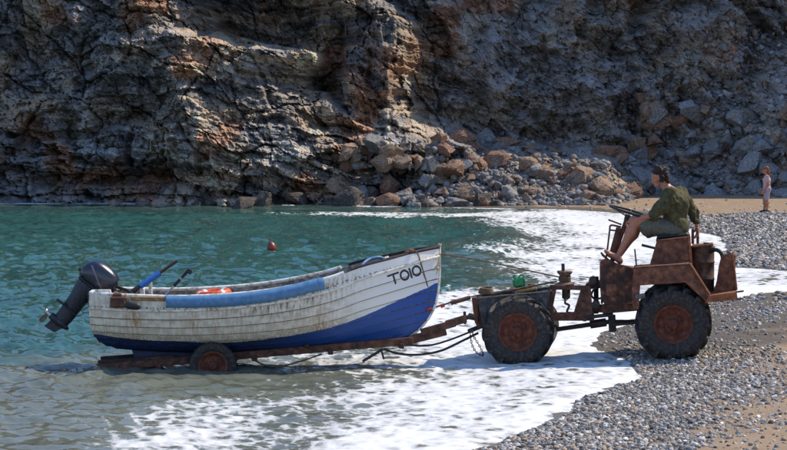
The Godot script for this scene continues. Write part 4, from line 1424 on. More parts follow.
	var pts := curve([bp(470, 331, 0.05), bp(471.5, 343, 0.05), bp(476, 352, 0.05), bp(483, 355.5, 0.05), bp(480, 347, 0.03), bp(474, 337, 0.03), bp(472, 331, 0.03)], 5)
	for k in pts.size() - 1:
		var a: Vector3 = pts[k]
		var b: Vector3 = pts[k + 1]
		var tt := (b - a).normalized()
		var sd := (Vector3.BACK if k % 2 else tt.cross(Vector3.BACK)).normalized() * 0.014
		var ls := new_st()
		tube(ls, [a - tt * 0.008, a + sd + tt * 0.01, b + sd - tt * 0.01, b + tt * 0.008, b - sd - tt * 0.01, a - sd + tt * 0.01], 0.005, 6, true)
		put("link", done(ls), M.frame_rust, c3)
	var c4 := thing("trailing_rope", "thin dark rope trailing in the shallows under the boat's trailer", "rope", f)
	put("rope", cable([bp(250, 357, 0.3), bp(262, 364, 0.3), bp(278, 366.5, 0.3), bp(300, 361.5, 0.3), bp(322, 354, 0.28)], 0.012), M.rope, c4)

# ---------------------------------------------------------------- the tractor (own axes: x to its rear, y up, z = 0 on the outer faces of the wheels that are seen)
var TF := Transform3D(Basis(Vector3.UP, deg_to_rad(-8.0)), Vector3(2.71, 0, -27.1))
func tp(px: float, py: float, z := -0.72) -> Vector3:
	return on(TF, px, py, z)
func outline(pts: Array, z: float) -> Array:
	return pts.map(func(p): return tp(p[0], p[1], z))
func slab(parent: Node3D, called: String, pts: Array, z0: float, z1: float, m: Material) -> MeshInstance3D:
	return put(called, plate_mesh(outline(pts, z0), z0, z1), m, parent)
func build_tractor() -> void:
	var f := TF
	var t := thing("beach_tractor", "rusty home-made articulated tractor with bare frame and lugged tyres", "tractor", f)
	# wheels
	var fw := tp(517.0, 332.5, 0.0)
	var rw := tp(673.0, 325.0, 0.0)
	for q in [[fw, 0.49, -0.17], [fw, 0.49, -1.27], [rw, 0.515, -0.18], [rw, 0.515, -1.26]]:
		var w := wheel(t, Vector3(q[0].x, q[0].y, q[2]), q[1], 0.34, 15, 0.255, M.hub, 0.4 + q[2])
		if q[2] < -1.0:
			w.basis = w.basis * Basis(Vector3.RIGHT, PI)
	put("front_axle", rod(Vector3(fw.x, fw.y, -1.2), Vector3(fw.x, fw.y, -0.25), 0.06), M.black_iron, t)
	put("rear_axle", rod(Vector3(rw.x, rw.y, -1.2), Vector3(rw.x, rw.y, -0.25), 0.075), M.black_iron, t)
	var dfs := new_st()
	lathe(dfs, [[0.0, -0.2], [0.1, -0.17], [0.17, -0.05], [0.17, 0.05], [0.1, 0.17], [0.0, 0.2]], 16, Transform3D(Basis(Vector3.RIGHT, PI / 2), Vector3(rw.x, rw.y, -0.72)))
	put("differential", done(dfs), M.black_iron, t)

	# front: sheet-iron tub
	var zn := -0.36
	var zf := -1.1
	var a := tp(477.5, 298.5, zn)
	var b := tp(548.0, 291.5, zn)
	var c := tp(546.0, 323.0, zn)
	var d := tp(482.0, 323.0, zn)
	var tub := Node3D.new()
	tub.name = "tub"
	t.add_child(tub)
	put("side", plate_mesh([a, b, c, d], zn, zn - 0.015), M.tub, tub)
	put("side", plate_mesh([a, b, c, d], zf, zf + 0.015), M.tub, tub)
	put("end", beam_mesh(Vector3(a.x, (a.y + d.y) / 2, zn - 0.02), Vector3(a.x, (a.y + d.y) / 2, zf + 0.02), a.y - d.y, 0.02), M.frame_rust, tub)
	put("end", beam_mesh(Vector3(b.x, (b.y + c.y) / 2, zn - 0.02), Vector3(b.x, (b.y + c.y) / 2, zf + 0.02), b.y - c.y, 0.02), M.tub, tub)
	put("floor", plate_mesh([d, c, c + Vector3(0, 0.02, 0), d + Vector3(0, 0.02, 0)], zn - 0.016, zf + 0.016), M.frame_rust, tub)
	for z in [zn + 0.008, zf - 0.008]:
		put("rim", beam_mesh(Vector3(a.x - 0.03, a.y, z), Vector3(b.x + 0.02, b.y, z), 0.03, 0.045, 0.01), M.tub_rim, tub)
	put("rim", beam_mesh(Vector3(a.x - 0.01, a.y, zn), Vector3(a.x - 0.01, a.y, zf), 0.035, 0.04, 0.01), M.frame_rust, tub)
	for k in 5:                                                 # stiffening ribs pressed into the side
		var x := lerpf(a.x + 0.12, b.x - 0.1, k / 4.0)
		put("rib", beam_mesh(Vector3(x, a.y - 0.04, zn + 0.006), Vector3(x, d.y + 0.02, zn + 0.006), 0.02, 0.014, 0.004), M.tub, tub)
	slab(t, "front_bracket", [[471.5, 298.0], [477.5, 297.0], [484.0, 322.0], [479.0, 330.0], [474.5, 322.0]], -0.42, -0.48, M.rust)
	slab(t, "front_bracket", [[471.5, 298.0], [477.5, 297.0], [484.0, 322.0], [479.0, 330.0], [474.5, 322.0]], -1.0, -1.06, M.rust)
	put("tow_hook", beam_mesh(tp(468.0, 316.0), tp(484.0, 319.0), 0.08, 0.12), M.frame_rust, t)
	put("front_crossbar", beam_mesh(tp(481.0, 320.0, -0.4), tp(481.0, 320.0, -0.4) + Vector3(0, 0, -0.66), 0.1, 0.08), M.frame_rust, t)
	put("hose_bracket", beam_mesh(tp(468.0, 331.5, -0.66), tp(484.0, 325.0, -0.66), 0.06, 0.06), M.black_iron, t)
	# middle: two frame rails, posts, capstan
	for z in [-0.52, -0.92]:
		put("frame_rail", beam_mesh(tp(540.0, 316.5, z), tp(594.0, 316.5, z), 0.115, 0.06), M.rust, t)
		put("post", beam_mesh(tp(549.0, 315.0, z), tp(554.5, 287.0, z), 0.06, 0.055), M.frame_rust, t)
		put("top_rail", beam_mesh(tp(549.5, 287.0, z), tp(590.5, 288.0, z), 0.065, 0.06), M.frame_rust, t)
		slab(t, "gusset", [[581.5, 286.0], [590.5, 286.0], [592.5, 313.0], [586.0, 321.5], [583.0, 321.5], [580.5, 317.0], [572.5, 316.0]], z + 0.05, z + 0.02, M.frame_rust)
		put("pivot_lug", rod(tp(592.5, 280.5, z + 0.06), tp(592.5, 280.5, z + 0.06) + Vector3(0, 0, -0.12), 0.055, 14), M.black_iron, t)
		put("pivot_lug", rod(tp(595.5, 304.5, z + 0.06), tp(595.5, 304.5, z + 0.06) + Vector3(0, 0, -0.12), 0.055, 14), M.black_iron, t)
	put("pivot_arm", beam_mesh(tp(586.0, 286.5), tp(603.0, 283.0), 0.08, 0.3), M.frame_rust, t)
	put("pivot_arm", beam_mesh(tp(586.0, 308.0), tp(606.0, 308.5), 0.09, 0.3), M.frame_rust, t)
	put("pivot_post", rod(tp(596.0, 313.5), tp(596.0, 276.5), 0.035), M.black_iron, t)
	var wd := Node3D.new()
	wd.name = "capstan"
	t.add_child(wd)
	var cb := tp(564.5, 286.0)
	var ds := new_st()
	lathe(ds, [[0.13, 0.0], [0.135, 0.02], [0.125, 0.035], [0.07, 0.06], [0.06, 0.1], [0.065, 0.14], [0.105, 0.185], [0.11, 0.2], [0.10, 0.21], [0.0, 0.21]], 24, Transform3D(Basis.IDENTITY, cb))
	put("drum", done(ds), M.capstan, wd)
	put("spindle", rod(cb + Vector3(-0.02, 0.2, 0), cb + Vector3(-0.025, 0.31, 0), 0.024), M.black_iron, wd)
	var gb := new_st()
	bar(gb, Transform3D(Basis.IDENTITY, tp(566.0, 292.5)), Vector3(0.11, 0.2, 0.16), 0.03)
	put("gearbox", done(gb), M.black_iron, wd)
	put("base_plate", beam_mesh(tp(556.0, 285.5), tp(574.0, 284.0), 0.025, 0.44), M.frame_rust, wd)
	put("oil_pipe", cable([tp(566.0, 298.0, -0.6), tp(565.0, 303.0, -0.56), tp(569.0, 305.5, -0.55), tp(567.0, 312.0, -0.55), tp(574.0, 313.0, -0.55)], 0.016), M.black_iron, t)
	put("hydraulic_hose", cable([tp(590.0, 297.0, -0.5), tp(594.0, 289.0, -0.45), tp(600.0, 287.0, -0.5)], 0.015), M.black_rubber, t)
	put("hydraulic_hose", cable([tp(591.0, 295.0, -0.6), tp(594.5, 299.0, -0.5), tp(601.0, 298.0, -0.5)], 0.015), M.black_rubber, t)
	# drive shafts
	put("drive_shaft", rod(tp(556.0, 329.5), tp(611.0, 321.5), 0.032, 12), M.black_iron, t)
	put("drive_shaft", rod(tp(590.0, 324.5), tp(606.0, 322.2), 0.058, 12), M.black_iron, t)
	put("drive_shaft", rod(tp(612.0, 322.0), tp(660.0, 322.0), 0.032, 12), M.black_iron, t)
	put("shaft_bracket", beam_mesh(tp(611.5, 315.0), tp(612.5, 331.5), 0.1, 0.12), M.black_iron, t)
	put("steering_ram", rod(tp(585.0, 317.5, -0.45), tp(613.0, 314.5, -0.45), 0.026), M.black_iron, t)
	put("steering_ram", rod(tp(612.0, 325.0, -0.5), tp(640.0, 322.0, -0.5), 0.022), M.black_iron, t)
	# rear chassis: scuttle, foot plate, rails
	slab(t, "scuttle", [[599.5, 262.0], [606.0, 258.0], [617.0, 263.5], [634.0, 268.5], [634.0, 304.0], [604.0, 304.0], [600.5, 296.0], [599.5, 283.0]], -0.34, -0.37, M.scuttle)
	slab(t, "scuttle", [[599.5, 262.0], [634.0, 268.5], [634.0, 304.0], [604.0, 304.0], [599.5, 283.0]], -1.07, -1.1, M.scuttle)
	put("foot_plate", beam_mesh(tp(603.0, 264.5), tp(634.0, 269.0), 0.02, 0.68), M.rust, t)
	put("front_plate", beam_mesh(tp(601.5, 264.0), tp(602.5, 302.0), 0.025, 0.68), M.frame_rust, t)
	for z in [-0.42, -1.02]:
		put("chassis_rail", beam_mesh(tp(602.0, 309.0, z), tp(705.0, 300.0, z), 0.13, 0.06), M.frame_rust, t)
	var bs := new_st()
	bar(bs, Transform3D(Basis.IDENTITY, tp(622.0, 295.0)), Vector3(0.3, 0.3, 0.5), 0.03)
	put("engine_block", done(bs), M.black_iron, t)
	put("cover_plate", beam_mesh(tp(606.0, 290.0, -0.335), tp(617.0, 290.0, -0.335), 0.16, 0.02, 0.008), M.rust, t)
	# fenders
	for s in [0, 1]:
		var z0: float = [-0.02, -1.4][s]
		var z1: float = [-0.05, -1.43][s]
		var fd := Node3D.new()
		fd.name = "fender"
		t.add_child(fd, true)
		var rim := [[631.5, 289.0], [633.5, 268.0], [689.0, 264.5], [709.0, 295.0], [705.5, 301.5], [685.0, 282.5], [640.0, 285.5], [638.5, 309.0], [632.5, 309.0]]
		slab(fd, "skirt", rim, z0, z1, M.rust)
		var zi := -0.42 if s == 0 else -1.02
		var p0 := tp(633.5, 268.0, z0)
		var p1 := tp(689.0, 264.5, z0)
		var p2 := tp(709.0, 295.0, z0)
		for pr in [[p0, p1], [p1, p2]]:
			var e0: Vector3 = pr[0]
			var e1: Vector3 = pr[1]
			var n := Vector3(-(e1 - e0).y, (e1 - e0).x, 0).normalized() * 0.012
			put("top_sheet", plate_mesh([e0 + n, e1 + n, e1 - n, e0 - n], minf(z0, zi) + 0.0, maxf(z0, zi)), M.rust, fd)
		# welded edging strip along the slope, rubbed bright orange
		put("edging", beam_mesh(tp(689.5, 264.0, z0) + Vector3(0, 0.012, 0.0), tp(709.5, 295.5, z0) + Vector3(0, 0.012, 0.0), 0.03, 0.05, 0.01), M.bright_rust, fd)
		put("lamp_bracket", beam_mesh(tp(635.0, 296.5, z0 + 0.015), tp(645.0, 296.0, z0 + 0.015), 0.07, 0.03, 0.01), M.tub_rim, fd)
	# seat box
	var z2 := -0.36
	slab(t, "seat_box", [[649.5, 266.0], [657.0, 240.5], [689.0, 236.5], [691.0, 265.0]], z2, -1.08, M.rust)
	put("seat_plate", beam_mesh(tp(656.0, 239.5), tp(690.0, 235.8), 0.025, 0.74), M.rust, t)
	slab(t, "seat_edge", [[687.5, 236.0], [690.0, 235.5], [692.5, 264.5], [690.0, 265.0]], z2 + 0.02, z2 - 0.02, M.bright_rust)
	var cu := new_st()
	bar(cu, Transform3D(Basis(Vector3.BACK, 0.08), tp(673.0, 234.8)), Vector3(0.44, 0.06, 0.5), 0.025)
	put("cushion", done(cu), M.black_rubber, t)
	put("grab_post", rod(tp(692.5, 244.0, -0.86), tp(692.5, 229.0, -0.86), 0.02), M.rust, t)
	put("grab_post", rod(tp(697.5, 246.0, -0.9), tp(697.5, 233.0, -0.9), 0.02), M.rust, t)
	# drum tank behind the seat
	var tank := Node3D.new()
	tank.name = "drum_tank"
	t.add_child(tank)
	var tb := tp(702.0, 294.0)
	var hh := tp(702.0, 246.0).y - tb.y
	var ts := new_st()
	lathe(ts, [[0.0, 0.0], [0.15, 0.0], [0.165, 0.01], [0.16, 0.03], [0.16, hh * 0.3], [0.17, hh * 0.32], [0.16, hh * 0.34], [0.16, hh * 0.65], [0.17, hh * 0.67], [0.16, hh * 0.69], [0.16, hh - 0.03], [0.17, hh - 0.01], [0.165, hh], [0.15, hh - 0.015], [0.0, hh - 0.015]], 28, Transform3D(Basis.IDENTITY, tb))
	put("drum", done(ts), M.drum, tank)
	put("lid", beam_mesh(tp(692.0, 246.0), tp(713.0, 244.0), 0.03, 0.34), M.rust, tank)
	put("filler_cap", rod(tb + Vector3(0.05, hh, 0.05), tb + Vector3(0.05, hh + 0.05, 0.05), 0.04, 14), M.black_iron, tank)
	put("radiator_hose", cable([tp(710.0, 251.5, -0.6), tp(715.5, 249.8, -0.55), tp(720.5, 252.5, -0.52), tp(722.5, 259.0, -0.52), tp(721.5, 268.0, -0.55)], 0.028, 10), M.black_rubber, t)
	# rear box and deck
	slab(t, "rear_box", [[713.0, 293.0], [716.5, 281.0], [718.5, 266.0], [721.0, 256.5], [730.0, 252.5], [734.0, 257.0], [736.5, 292.0]], -0.36, -0.4, M.rust)
	slab(t, "rear_box", [[716.5, 281.0], [721.0, 256.5], [730.0, 252.5], [734.0, 257.0], [736.5, 292.0], [713.0, 293.0]], -1.06, -1.1, M.rust)
	put("rear_box", beam_mesh((tp(732.5, 255.5, -0.4) + tp(735.5, 291.0, -0.4)) / 2 + Vector3(0, 0, 0), (tp(732.5, 255.5, -0.4) + tp(735.5, 291.0, -0.4)) / 2 + Vector3(0, 0, -0.66), 0.5, 0.03), M.rust, t)
	put("rear_box_edge", beam_mesh(tp(732.5, 254.5, -0.35), tp(736.5, 290.0, -0.35), 0.025, 0.03, 0.006), M.bright_rust, t)
	slab(t, "rear_deck", [[705.5, 296.0], [736.5, 292.2], [737.5, 299.5], [705.0, 303.0]], -0.02, -1.43, M.bright_rust)
	put("prong", rod(tp(735.0, 292.2, -0.1), tp(743.5, 291.0, -0.1), 0.012), M.black_iron, t)
	put("prong", rod(tp(735.0, 299.5, -0.1), tp(742.5, 298.6, -0.1), 0.012), M.black_iron, t)
	# steering
	var sw := Node3D.new()
	sw.name = "steering_wheel"
	t.add_child(sw)
	var hc := tp(629.0, 211.5)
	var nrm := Vector3(0.29, 0.957, 0.03).normalized()
	var ux := Vector3(0.957, -0.29, 0).normalized()
	var uz := ux.cross(nrm).normalized()
	var ring := []
	for k in 32:
		var g := TAU * k / 32
		ring.append(hc + ux * cos(g) * 0.275 + uz * sin(g) * 0.275)
	var rs := new_st()
	tube(rs, ring, 0.017, 10, true)
	put("rim", done(rs), M.black_rubber, sw)
	var hub := hc - nrm * 0.075
	for k in 3:
		var g := TAU * k / 3 + 0.6
		put("spoke", rod(hub, hc + ux * cos(g) * 0.27 + uz * sin(g) * 0.27, 0.011, 8), M.black_iron, sw)
	put("hub", rod(hub - nrm * 0.05, hub + nrm * 0.03, 0.04, 14), M.black_iron, sw)
	put("steering_column", rod(tp(609.5, 268.0), hub - nrm * 0.03, 0.032, 12), M.frame_rust, t)
	put("steering_column", rod(tp(611.5, 258.0), tp(619.5, 228.0), 0.05, 12), M.frame_rust, t)
	put("lever", cable([tp(606.0, 258.0, -0.6), tp(607.5, 247.0, -0.6), tp(609.5, 230.0, -0.6), tp(610.0, 226.0, -0.6), tp(613.0, 225.3, -0.6), tp(620.5, 227.0, -0.72)], 0.014), M.frame_rust, t)
	put("lever", rod(tp(608.5, 219.8, -0.6), tp(621.0, 224.5, -0.72), 0.012), M.frame_rust, t)
	put("lever", rod(tp(610.0, 230.0, -0.6), tp(619.0, 231.0, -0.7), 0.012), M.frame_rust, t)
	put("gear_lever", rod(tp(658.0, 249.0, -0.39), tp(641.5, 245.0, -0.36), 0.018, 10), M.black_rubber, t)
	put("gear_lever", rod(tp(634.5, 249.0, -0.5), tp(636.5, 268.0, -0.5), 0.010, 8), M.black_iron, t)
	put("pedal", beam_mesh(tp(600.5, 252.5, -0.55), tp(612.5, 264.0, -0.55), 0.02, 0.14), M.rust, t)
	put("pedal", beam_mesh(tp(601.5, 254.5, -0.9), tp(612.5, 264.0, -0.9), 0.02, 0.12), M.rust, t)
	build_load(f, a, b, zn, zf)
	build_ropes(f)
func build_load(f: Transform3D, a: Vector3, b: Vector3, zn: float, zf: float) -> void:
	var top := lerpf(a.y, b.y, 0.5)
	var n := thing("fish_net", "heap of dark fishing net in the tractor's front tub", "net", f)
	var lumps := []
	rng.seed = 9
	for k in 16:
		var p := tp(lerpf(484.0, 545.0, k / 15.0), 296.0 + rng.randf_range(-2.0, 3.0), rng.randf_range(zf + 0.15, zn - 0.12))
		lumps.append([p, p + Vector3(rng.randf_range(0.05, 0.12), 0.01, rng.randf_range(-0.1, 0.1)), rng.randf_range(0.05, 0.085), rng.randf_range(0.04, 0.07)])
	put("net", skin_mesh(lumps, 0.014, 45.0, 0.012), M.net, n)
	var c := thing("coiled_rope", "coil of brown rope at the tub's front end", "rope", f)
	var cc := tp(486.0, 293.0, -0.5)
	var sp := []
	for k in 60:
		var g := TAU * k / 15.0
		sp.append(cc + Vector3(cos(g) * (0.1 - 0.0005 * k), 0.018 * k / 15.0, sin(g) * 0.1))
	var cs := new_st()
	tube(cs, sp, 0.016, 6)
	put("rope", done(cs), M.rope, c)
	var g := thing("green_can", "bright green plastic fuel can on the netting in the tub", "fuel can", f)
	var gc := tp(519.0, 282.5, -0.62)
	var bs := new_st()
	bar(bs, Transform3D(Basis(Vector3.BACK, 0.22), gc), Vector3(0.17, 0.13, 0.11), 0.025)
	put("body", done(bs), M.green, g)
	put("spout", rod(gc + Vector3(-0.055, 0.04, 0), gc + Vector3(-0.075, 0.1, 0), 0.02, 12), M.green, g)
	put("handle", cable([gc + Vector3(-0.01, 0.065, 0), gc + Vector3(0.01, 0.095, 0), gc + Vector3(0.05, 0.105, 0), gc + Vector3(0.07, 0.08, 0)], 0.012, 8), M.green, g)
	var w := thing("tan_board", "weathered tan board lying across the tractor's tub", "board", f)
	put("board", beam_mesh(tp(514.0, 292.5, -0.52), tp(536.5, 288.0, -0.58), 0.035, 0.14, 0.008), M.oiled_wood, w)
	var w2 := thing("brown_pole", "thin brown pole lying along the tub under the green can", "pole", f)
	put("pole", rod(tp(489.0, 295.0, -0.45), tp(533.0, 286.0, -0.5), 0.018), M.wood, w2)
	var k := thing("rusty_tin", "small rusty tin standing on the board in the tub", "tin", f)
	put("tin", rod(tp(531.0, 289.5, -0.66), tp(531.5, 284.0, -0.66), 0.045, 16), M.rust, k)
	put("rim", rod(tp(531.45, 284.6, -0.66), tp(531.5, 284.0, -0.66), 0.049, 16), M.rust, k)
func build_ropes(f: Transform3D) -> void:
	var cap := tp(559.0, 277.0, -0.66)
	var inv := f.affine_inverse() * BF
	var r := thing("winch_rope", "brown rope from the boat's stem head up to the capstan", "rope", f)
	put("rope", cable([inv * bp(440.0, 253.8, 0.0), inv * bp(470.0, 258.5, -0.1), inv * bp(505.0, 265.5, -0.2), inv * bp(535.0, 272.0, -0.35), cap], 0.011), M.rope, r)
	var q := thing("towing_rope", "frayed brown rope with a shackle from the boat's stem ring to the capstan", "rope", f)
	put("rope", cable([inv * bp(429.0, 309.0, 0.0), inv * bp(441.0, 305.5, -0.05), inv * bp(452.0, 302.0, -0.05), inv * bp(466.0, 298.0, -0.1), tp(478.0, 295.5, -0.45), tp(515.0, 289.5, -0.55), tp(540.0, 284.5, -0.6), tp(557.0, 281.5, -0.62)], 0.013), M.rope, q)
	put("shackle", rod(inv * bp(451.0, 303.0, -0.05), inv * bp(470.0, 297.5, -0.1), 0.03, 8), M.frame_rust, q)
	put("shackle", rod(inv * bp(440.5, 306.3, -0.05), inv * bp(444.5, 305.0, -0.05), 0.026, 8), M.red, q)
	var w := thing("capstan_turns", "turns of brown rope wound round the capstan", "rope", f)
	var cb := tp(564.5, 286.0)
	var sp := []
	for k in 49:
		var g := TAU * k / 16.0
		sp.append(cb + Vector3(cos(g) * 0.078, 0.07 + 0.022 * k / 16.0, sin(g) * 0.078))
	var cs := new_st()
	tube(cs, sp, 0.012, 6)
	put("rope", done(cs), M.rope, w)

# ---------------------------------------------------------------- people
func hand(fr: Array, wrist: Vector3, dir: Vector3, palm: Vector3, curl: float, thumb: float) -> void:
	# fingers along dir, the palm facing palm; adds bones for a palm, four fingers of unequal length and a thumb
	var side := dir.cross(palm).normalized()
	var k := wrist + dir * 0.095
	fr.append([wrist, wrist + dir * 0.05, 0.024, 0.030])
	for i in 4:
		var off := side * (-0.033 + 0.022 * i)
		fr.append([wrist + dir * 0.03 + off * 0.7, k + off, 0.014, 0.0115])
		var l: float = [0.036, 0.044, 0.047, 0.041][i]
		var p: Vector3 = k + off
		var d := dir
		for j in 3:
			d = (d + palm * curl * (0.55 if j == 0 else 0.85)).normalized()
			var q := p + d * l * (1.0 if j == 0 else 0.68)
			fr.append([p, q, 0.0105 - 0.001 * j, 0.0098 - 0.001 * j])
			p = q
	var tb := wrist + dir * 0.03 + side * 0.03 * thumb
	var tm := tb + (dir * 0.6 + side * thumb * 0.7 + palm * 0.3).normalized() * 0.045
	fr.append([tb, tm, 0.015, 0.0115])
	fr.append([tm, tm + (dir * 0.8 + side * thumb * 0.2 + palm * 0.6).normalized() * 0.034, 0.0112, 0.009])
func joined_skin(list: Array) -> ArrayMesh:                  # several bone sets, each on its own grid, in one mesh
	var st := new_st()
	for l in list:
		st.append_from(skin_mesh(l[0], l[1], l[2], 0.0), 0, Transform3D.IDENTITY)
	return st.commit()
func head_bones(c: Vector3, fw: Vector3, up: Vector3, s := 1.0) -> Array:   # c: centre of the skull, fw: the way the face looks
	var sd := fw.cross(up).normalized()
	var b := []
	b.append([c + up * 0.03 * s - fw * 0.022 * s, c + up * 0.028 * s + fw * 0.02 * s, 0.083 * s, 0.078 * s])          # skull
	b.append([c - up * 0.03 * s + fw * 0.03 * s, c - up * 0.085 * s + fw * 0.05 * s, 0.062 * s, 0.036 * s])            # face to chin
	b.append([c + up * 0.012 * s + fw * 0.09 * s, c - up * 0.03 * s + fw * 0.113 * s, 0.009 * s, 0.0135 * s])          # nose
	b.append([c - up * 0.058 * s + fw * 0.09 * s, c - up * 0.058 * s + fw * 0.089 * s, 0.014 * s, 0.014 * s])          # upper lip
	b.append([c - up * 0.07 * s + fw * 0.086 * s, c - up * 0.071 * s + fw * 0.086 * s, 0.012 * s, 0.012 * s])          # lower lip
	b.append([c - up * 0.098 * s + fw * 0.078 * s, c - up * 0.1 * s + fw * 0.07 * s, 0.017 * s, 0.018 * s])            # chin
	for e in [1.0, -1.0]:
		b.append([c + up * 0.027 * s + fw * 0.088 * s + sd * e * 0.015 * s, c + up * 0.022 * s + fw * 0.078 * s + sd * e * 0.05 * s, 0.012 * s, 0.012 * s])   # brow
		b.append([c - up * 0.02 * s + fw * 0.068 * s + sd * e * 0.04 * s, c - up * 0.03 * s + fw * 0.06 * s + sd * e * 0.048 * s, 0.02 * s, 0.018 * s])        # cheek
		b.append([c + up * 0.012 * s - fw * 0.004 * s + sd * e * 0.08 * s, c - up * 0.03 * s + fw * 0.002 * s + sd * e * 0.078 * s, 0.014 * s, 0.011 * s])     # ear
	return b
func eyes(parent: Node3D, c: Vector3, fw: Vector3, up: Vector3, s: float) -> void:
	var sd := fw.cross(up).normalized()
	for e in [1.0, -1.0]:
		var p: Vector3 = c + up * 0.006 * s + fw * 0.0745 * s + sd * e * 0.032 * s
		var st := new_st()
		lathe(st, [[0.0, -0.013 * s], [0.009 * s, -0.009 * s], [0.013 * s, 0.0], [0.009 * s, 0.009 * s], [0.0, 0.013 * s]], 10, Transform3D(Basis.IDENTITY, p))
		put("eye", done(st), M.eye, parent)
func build_driver() -> void:
	var f := TF
	var p := thing("person", "seated person with dark curly hair, olive shirt and shorts driving the tractor", "person", f)
	var hip := tp(675.0, 229.5)
	var chest := tp(674.5, 203.0)
	var neck := tp(667.5, 190.0)
	var head := tp(659.0, 177.0)
	var fw := Vector3(-0.94, -0.34, 0.05).normalized()
	var up := Vector3(-0.32, 0.945, 0.0).normalized()
	var zn := -0.72 + 0.19
	var zf := -0.72 - 0.19
	var knee := tp(634.0, 221.0, -0.56)
	var ankle := tp(618.0, 256.0, -0.55)
	var kneef := tp(638.0, 224.0, -0.9)
	var anklef := tp(618.0, 257.0, -0.9)
	var shn := tp(670.5, 195.0, zn)
	var eln := tp(655.5, 214.5, -0.47)
	var wrn := tp(637.5, 218.2, -0.52)
	var shf := tp(680.0, 194.0, zf)
	var elf := tp(694.0, 212.5, -0.97)
	var wrf := tp(697.0, 226.5, -0.9)
	var hn := hip + Vector3(-0.02, 0, 0.11)
	var hf := hip + Vector3(-0.02, 0, -0.11)
	var body := []
	body.append([hip + Vector3(0, 0.02, 0.06), hip + Vector3(0, 0.02, -0.06), 0.13, 0.13])
	body.append([hip + Vector3(0, 0.05, 0), chest, 0.125, 0.145, 1.2])
	body.append([chest, neck + Vector3(0.03, -0.06, 0), 0.145, 0.1, 1.2])
	body.append([shn, shf, 0.07, 0.07])
	body.append([neck + Vector3(0.03, -0.03, 0), head - up * 0.04 - fw * 0.015, 0.062, 0.055])
	body.append_array([[hn, knee, 0.095, 0.064], [hf, kneef, 0.095, 0.064]])
	for q in [[knee, ankle], [kneef, anklef]]:
		var calf: Vector3 = q[0].lerp(q[1], 0.32) + Vector3(0.022, 0.006, 0)
		body.append([q[0], calf, 0.06, 0.063])
		body.append([calf, q[1], 0.06, 0.038])
	body.append_array([[shn, eln, 0.058, 0.046], [eln, wrn, 0.045, 0.028], [shf, elf, 0.058, 0.046], [elf, wrf, 0.044, 0.028]])
	var fine := []
	for q in [ankle, anklef]:
		var heel: Vector3 = q + Vector3(0.025, -0.062, 0)
		var ball: Vector3 = q + Vector3(-0.125, 0.03, 0)
		fine.append([q, heel, 0.038, 0.034])
		fine.append([heel, ball, 0.033, 0.027])
		fine.append([q + Vector3(-0.01, -0.01, 0), ball + Vector3(0.01, 0.0, 0), 0.036, 0.022])
		for k in 5:
			var z := -0.04 + 0.02 * k
			var l: float = [0.05, 0.058, 0.062, 0.064, 0.068][k]
			var b0: Vector3 = ball + Vector3(0, 0, z * 0.8)
			fine.append([b0, b0 + Vector3(-0.6, 0.75, 0) * l * 0.55, 0.014, 0.0115])
			fine.append([b0 + Vector3(-0.6, 0.75, 0) * l * 0.55, b0 + Vector3(-0.75, 0.62, 0) * l, 0.0115, 0.0105 if k < 4 else 0.013])
	var hands := []
	hand(hands, wrn, (knee + Vector3(-0.09, 0.0, 0.0) - wrn).normalized(), Vector3(0.05, -1, 0.0).normalized(), 0.5, -1.0)
	var hands2 := []
	hand(hands2, wrf, Vector3(0.05, -1.0, 0.05).normalized(), Vector3(-0.9, 0.0, 0.3).normalized(), 0.9, 1.0)
	put("body", joined_skin([[body, 0.013, 42.0], [fine, 0.006, 110.0], [hands, 0.0045, 200.0], [hands2, 0.0045, 200.0], [head_bones(head, fw, up), 0.0045, 130.0]]), M.skin, p)
	eyes(p, head, fw, up, 1.0)
	# hair: curls over the crown, back and nape
	var curls := []
	rng.seed = 31
	var sd := fw.cross(up).normalized()
	for k in 170:
		var n := Vector3(rng.randfn(), rng.randfn(), rng.randfn()).normalized()
		var front := n.dot(fw)
		var high := n.dot(up)
		if front > 0.5 and high < 0.55 or high < -0.75 or (front > 0.12 and high < 0.1) or (front > 0.75):
			continue
		var base := head + up * 0.028 + Vector3.ZERO - fw * 0.012
		var q := base + n * 0.088
		curls.append([q, base + n * rng.randf_range(0.108, 0.15) + sd * rng.randf_range(-0.02, 0.02), 0.015, 0.011])
	for k in 20:
		var w := rng.randf_range(-0.06, 0.06)
		curls.append([head - fw * 0.075 - up * 0.03 + sd * w, head - fw * rng.randf_range(0.085, 0.1) - up * rng.randf_range(0.07, 0.1) + sd * w, 0.022, 0.016])
	curls.append([head + up * 0.04 - fw * 0.03, head + up * 0.045 + fw * 0.008, 0.084, 0.074])
	put("hair", skin_mesh(curls, 0.007, 110.0), M.hair, p)
	# shirt with collar and rolled sleeves
	var sh := []
	sh.append([hip + Vector3(0.02, 0.045, 0.07), hip + Vector3(0.02, 0.045, -0.07), 0.152, 0.152])
	sh.append([hip + Vector3(0.06, 0.03, 0.08), hip + Vector3(0.09, 0.0, 0.09), 0.1, 0.07])
	sh.append([hip + Vector3(0, 0.06, 0), chest + Vector3(0.01, 0, 0), 0.15, 0.172, 1.2])
	sh.append([chest, neck + Vector3(0.04, -0.075, 0), 0.17, 0.115, 1.25])
	sh.append([shn + Vector3(0, 0.0, -0.02), shf + Vector3(0, 0, 0.02), 0.088, 0.088])
	sh.append_array([[shn, shn.lerp(eln, 0.6), 0.09, 0.085], [shn.lerp(eln, 0.6), eln + Vector3(-0.015, -0.01, 0), 0.085, 0.072]])
	sh.append_array([[shf, elf, 0.086, 0.07], [elf, elf.lerp(wrf, 0.6), 0.066, 0.052]])
	var shirt := put("shirt", skin_mesh(sh, 0.011, 40.0, 0.017), M.olive, p)
	var col := []
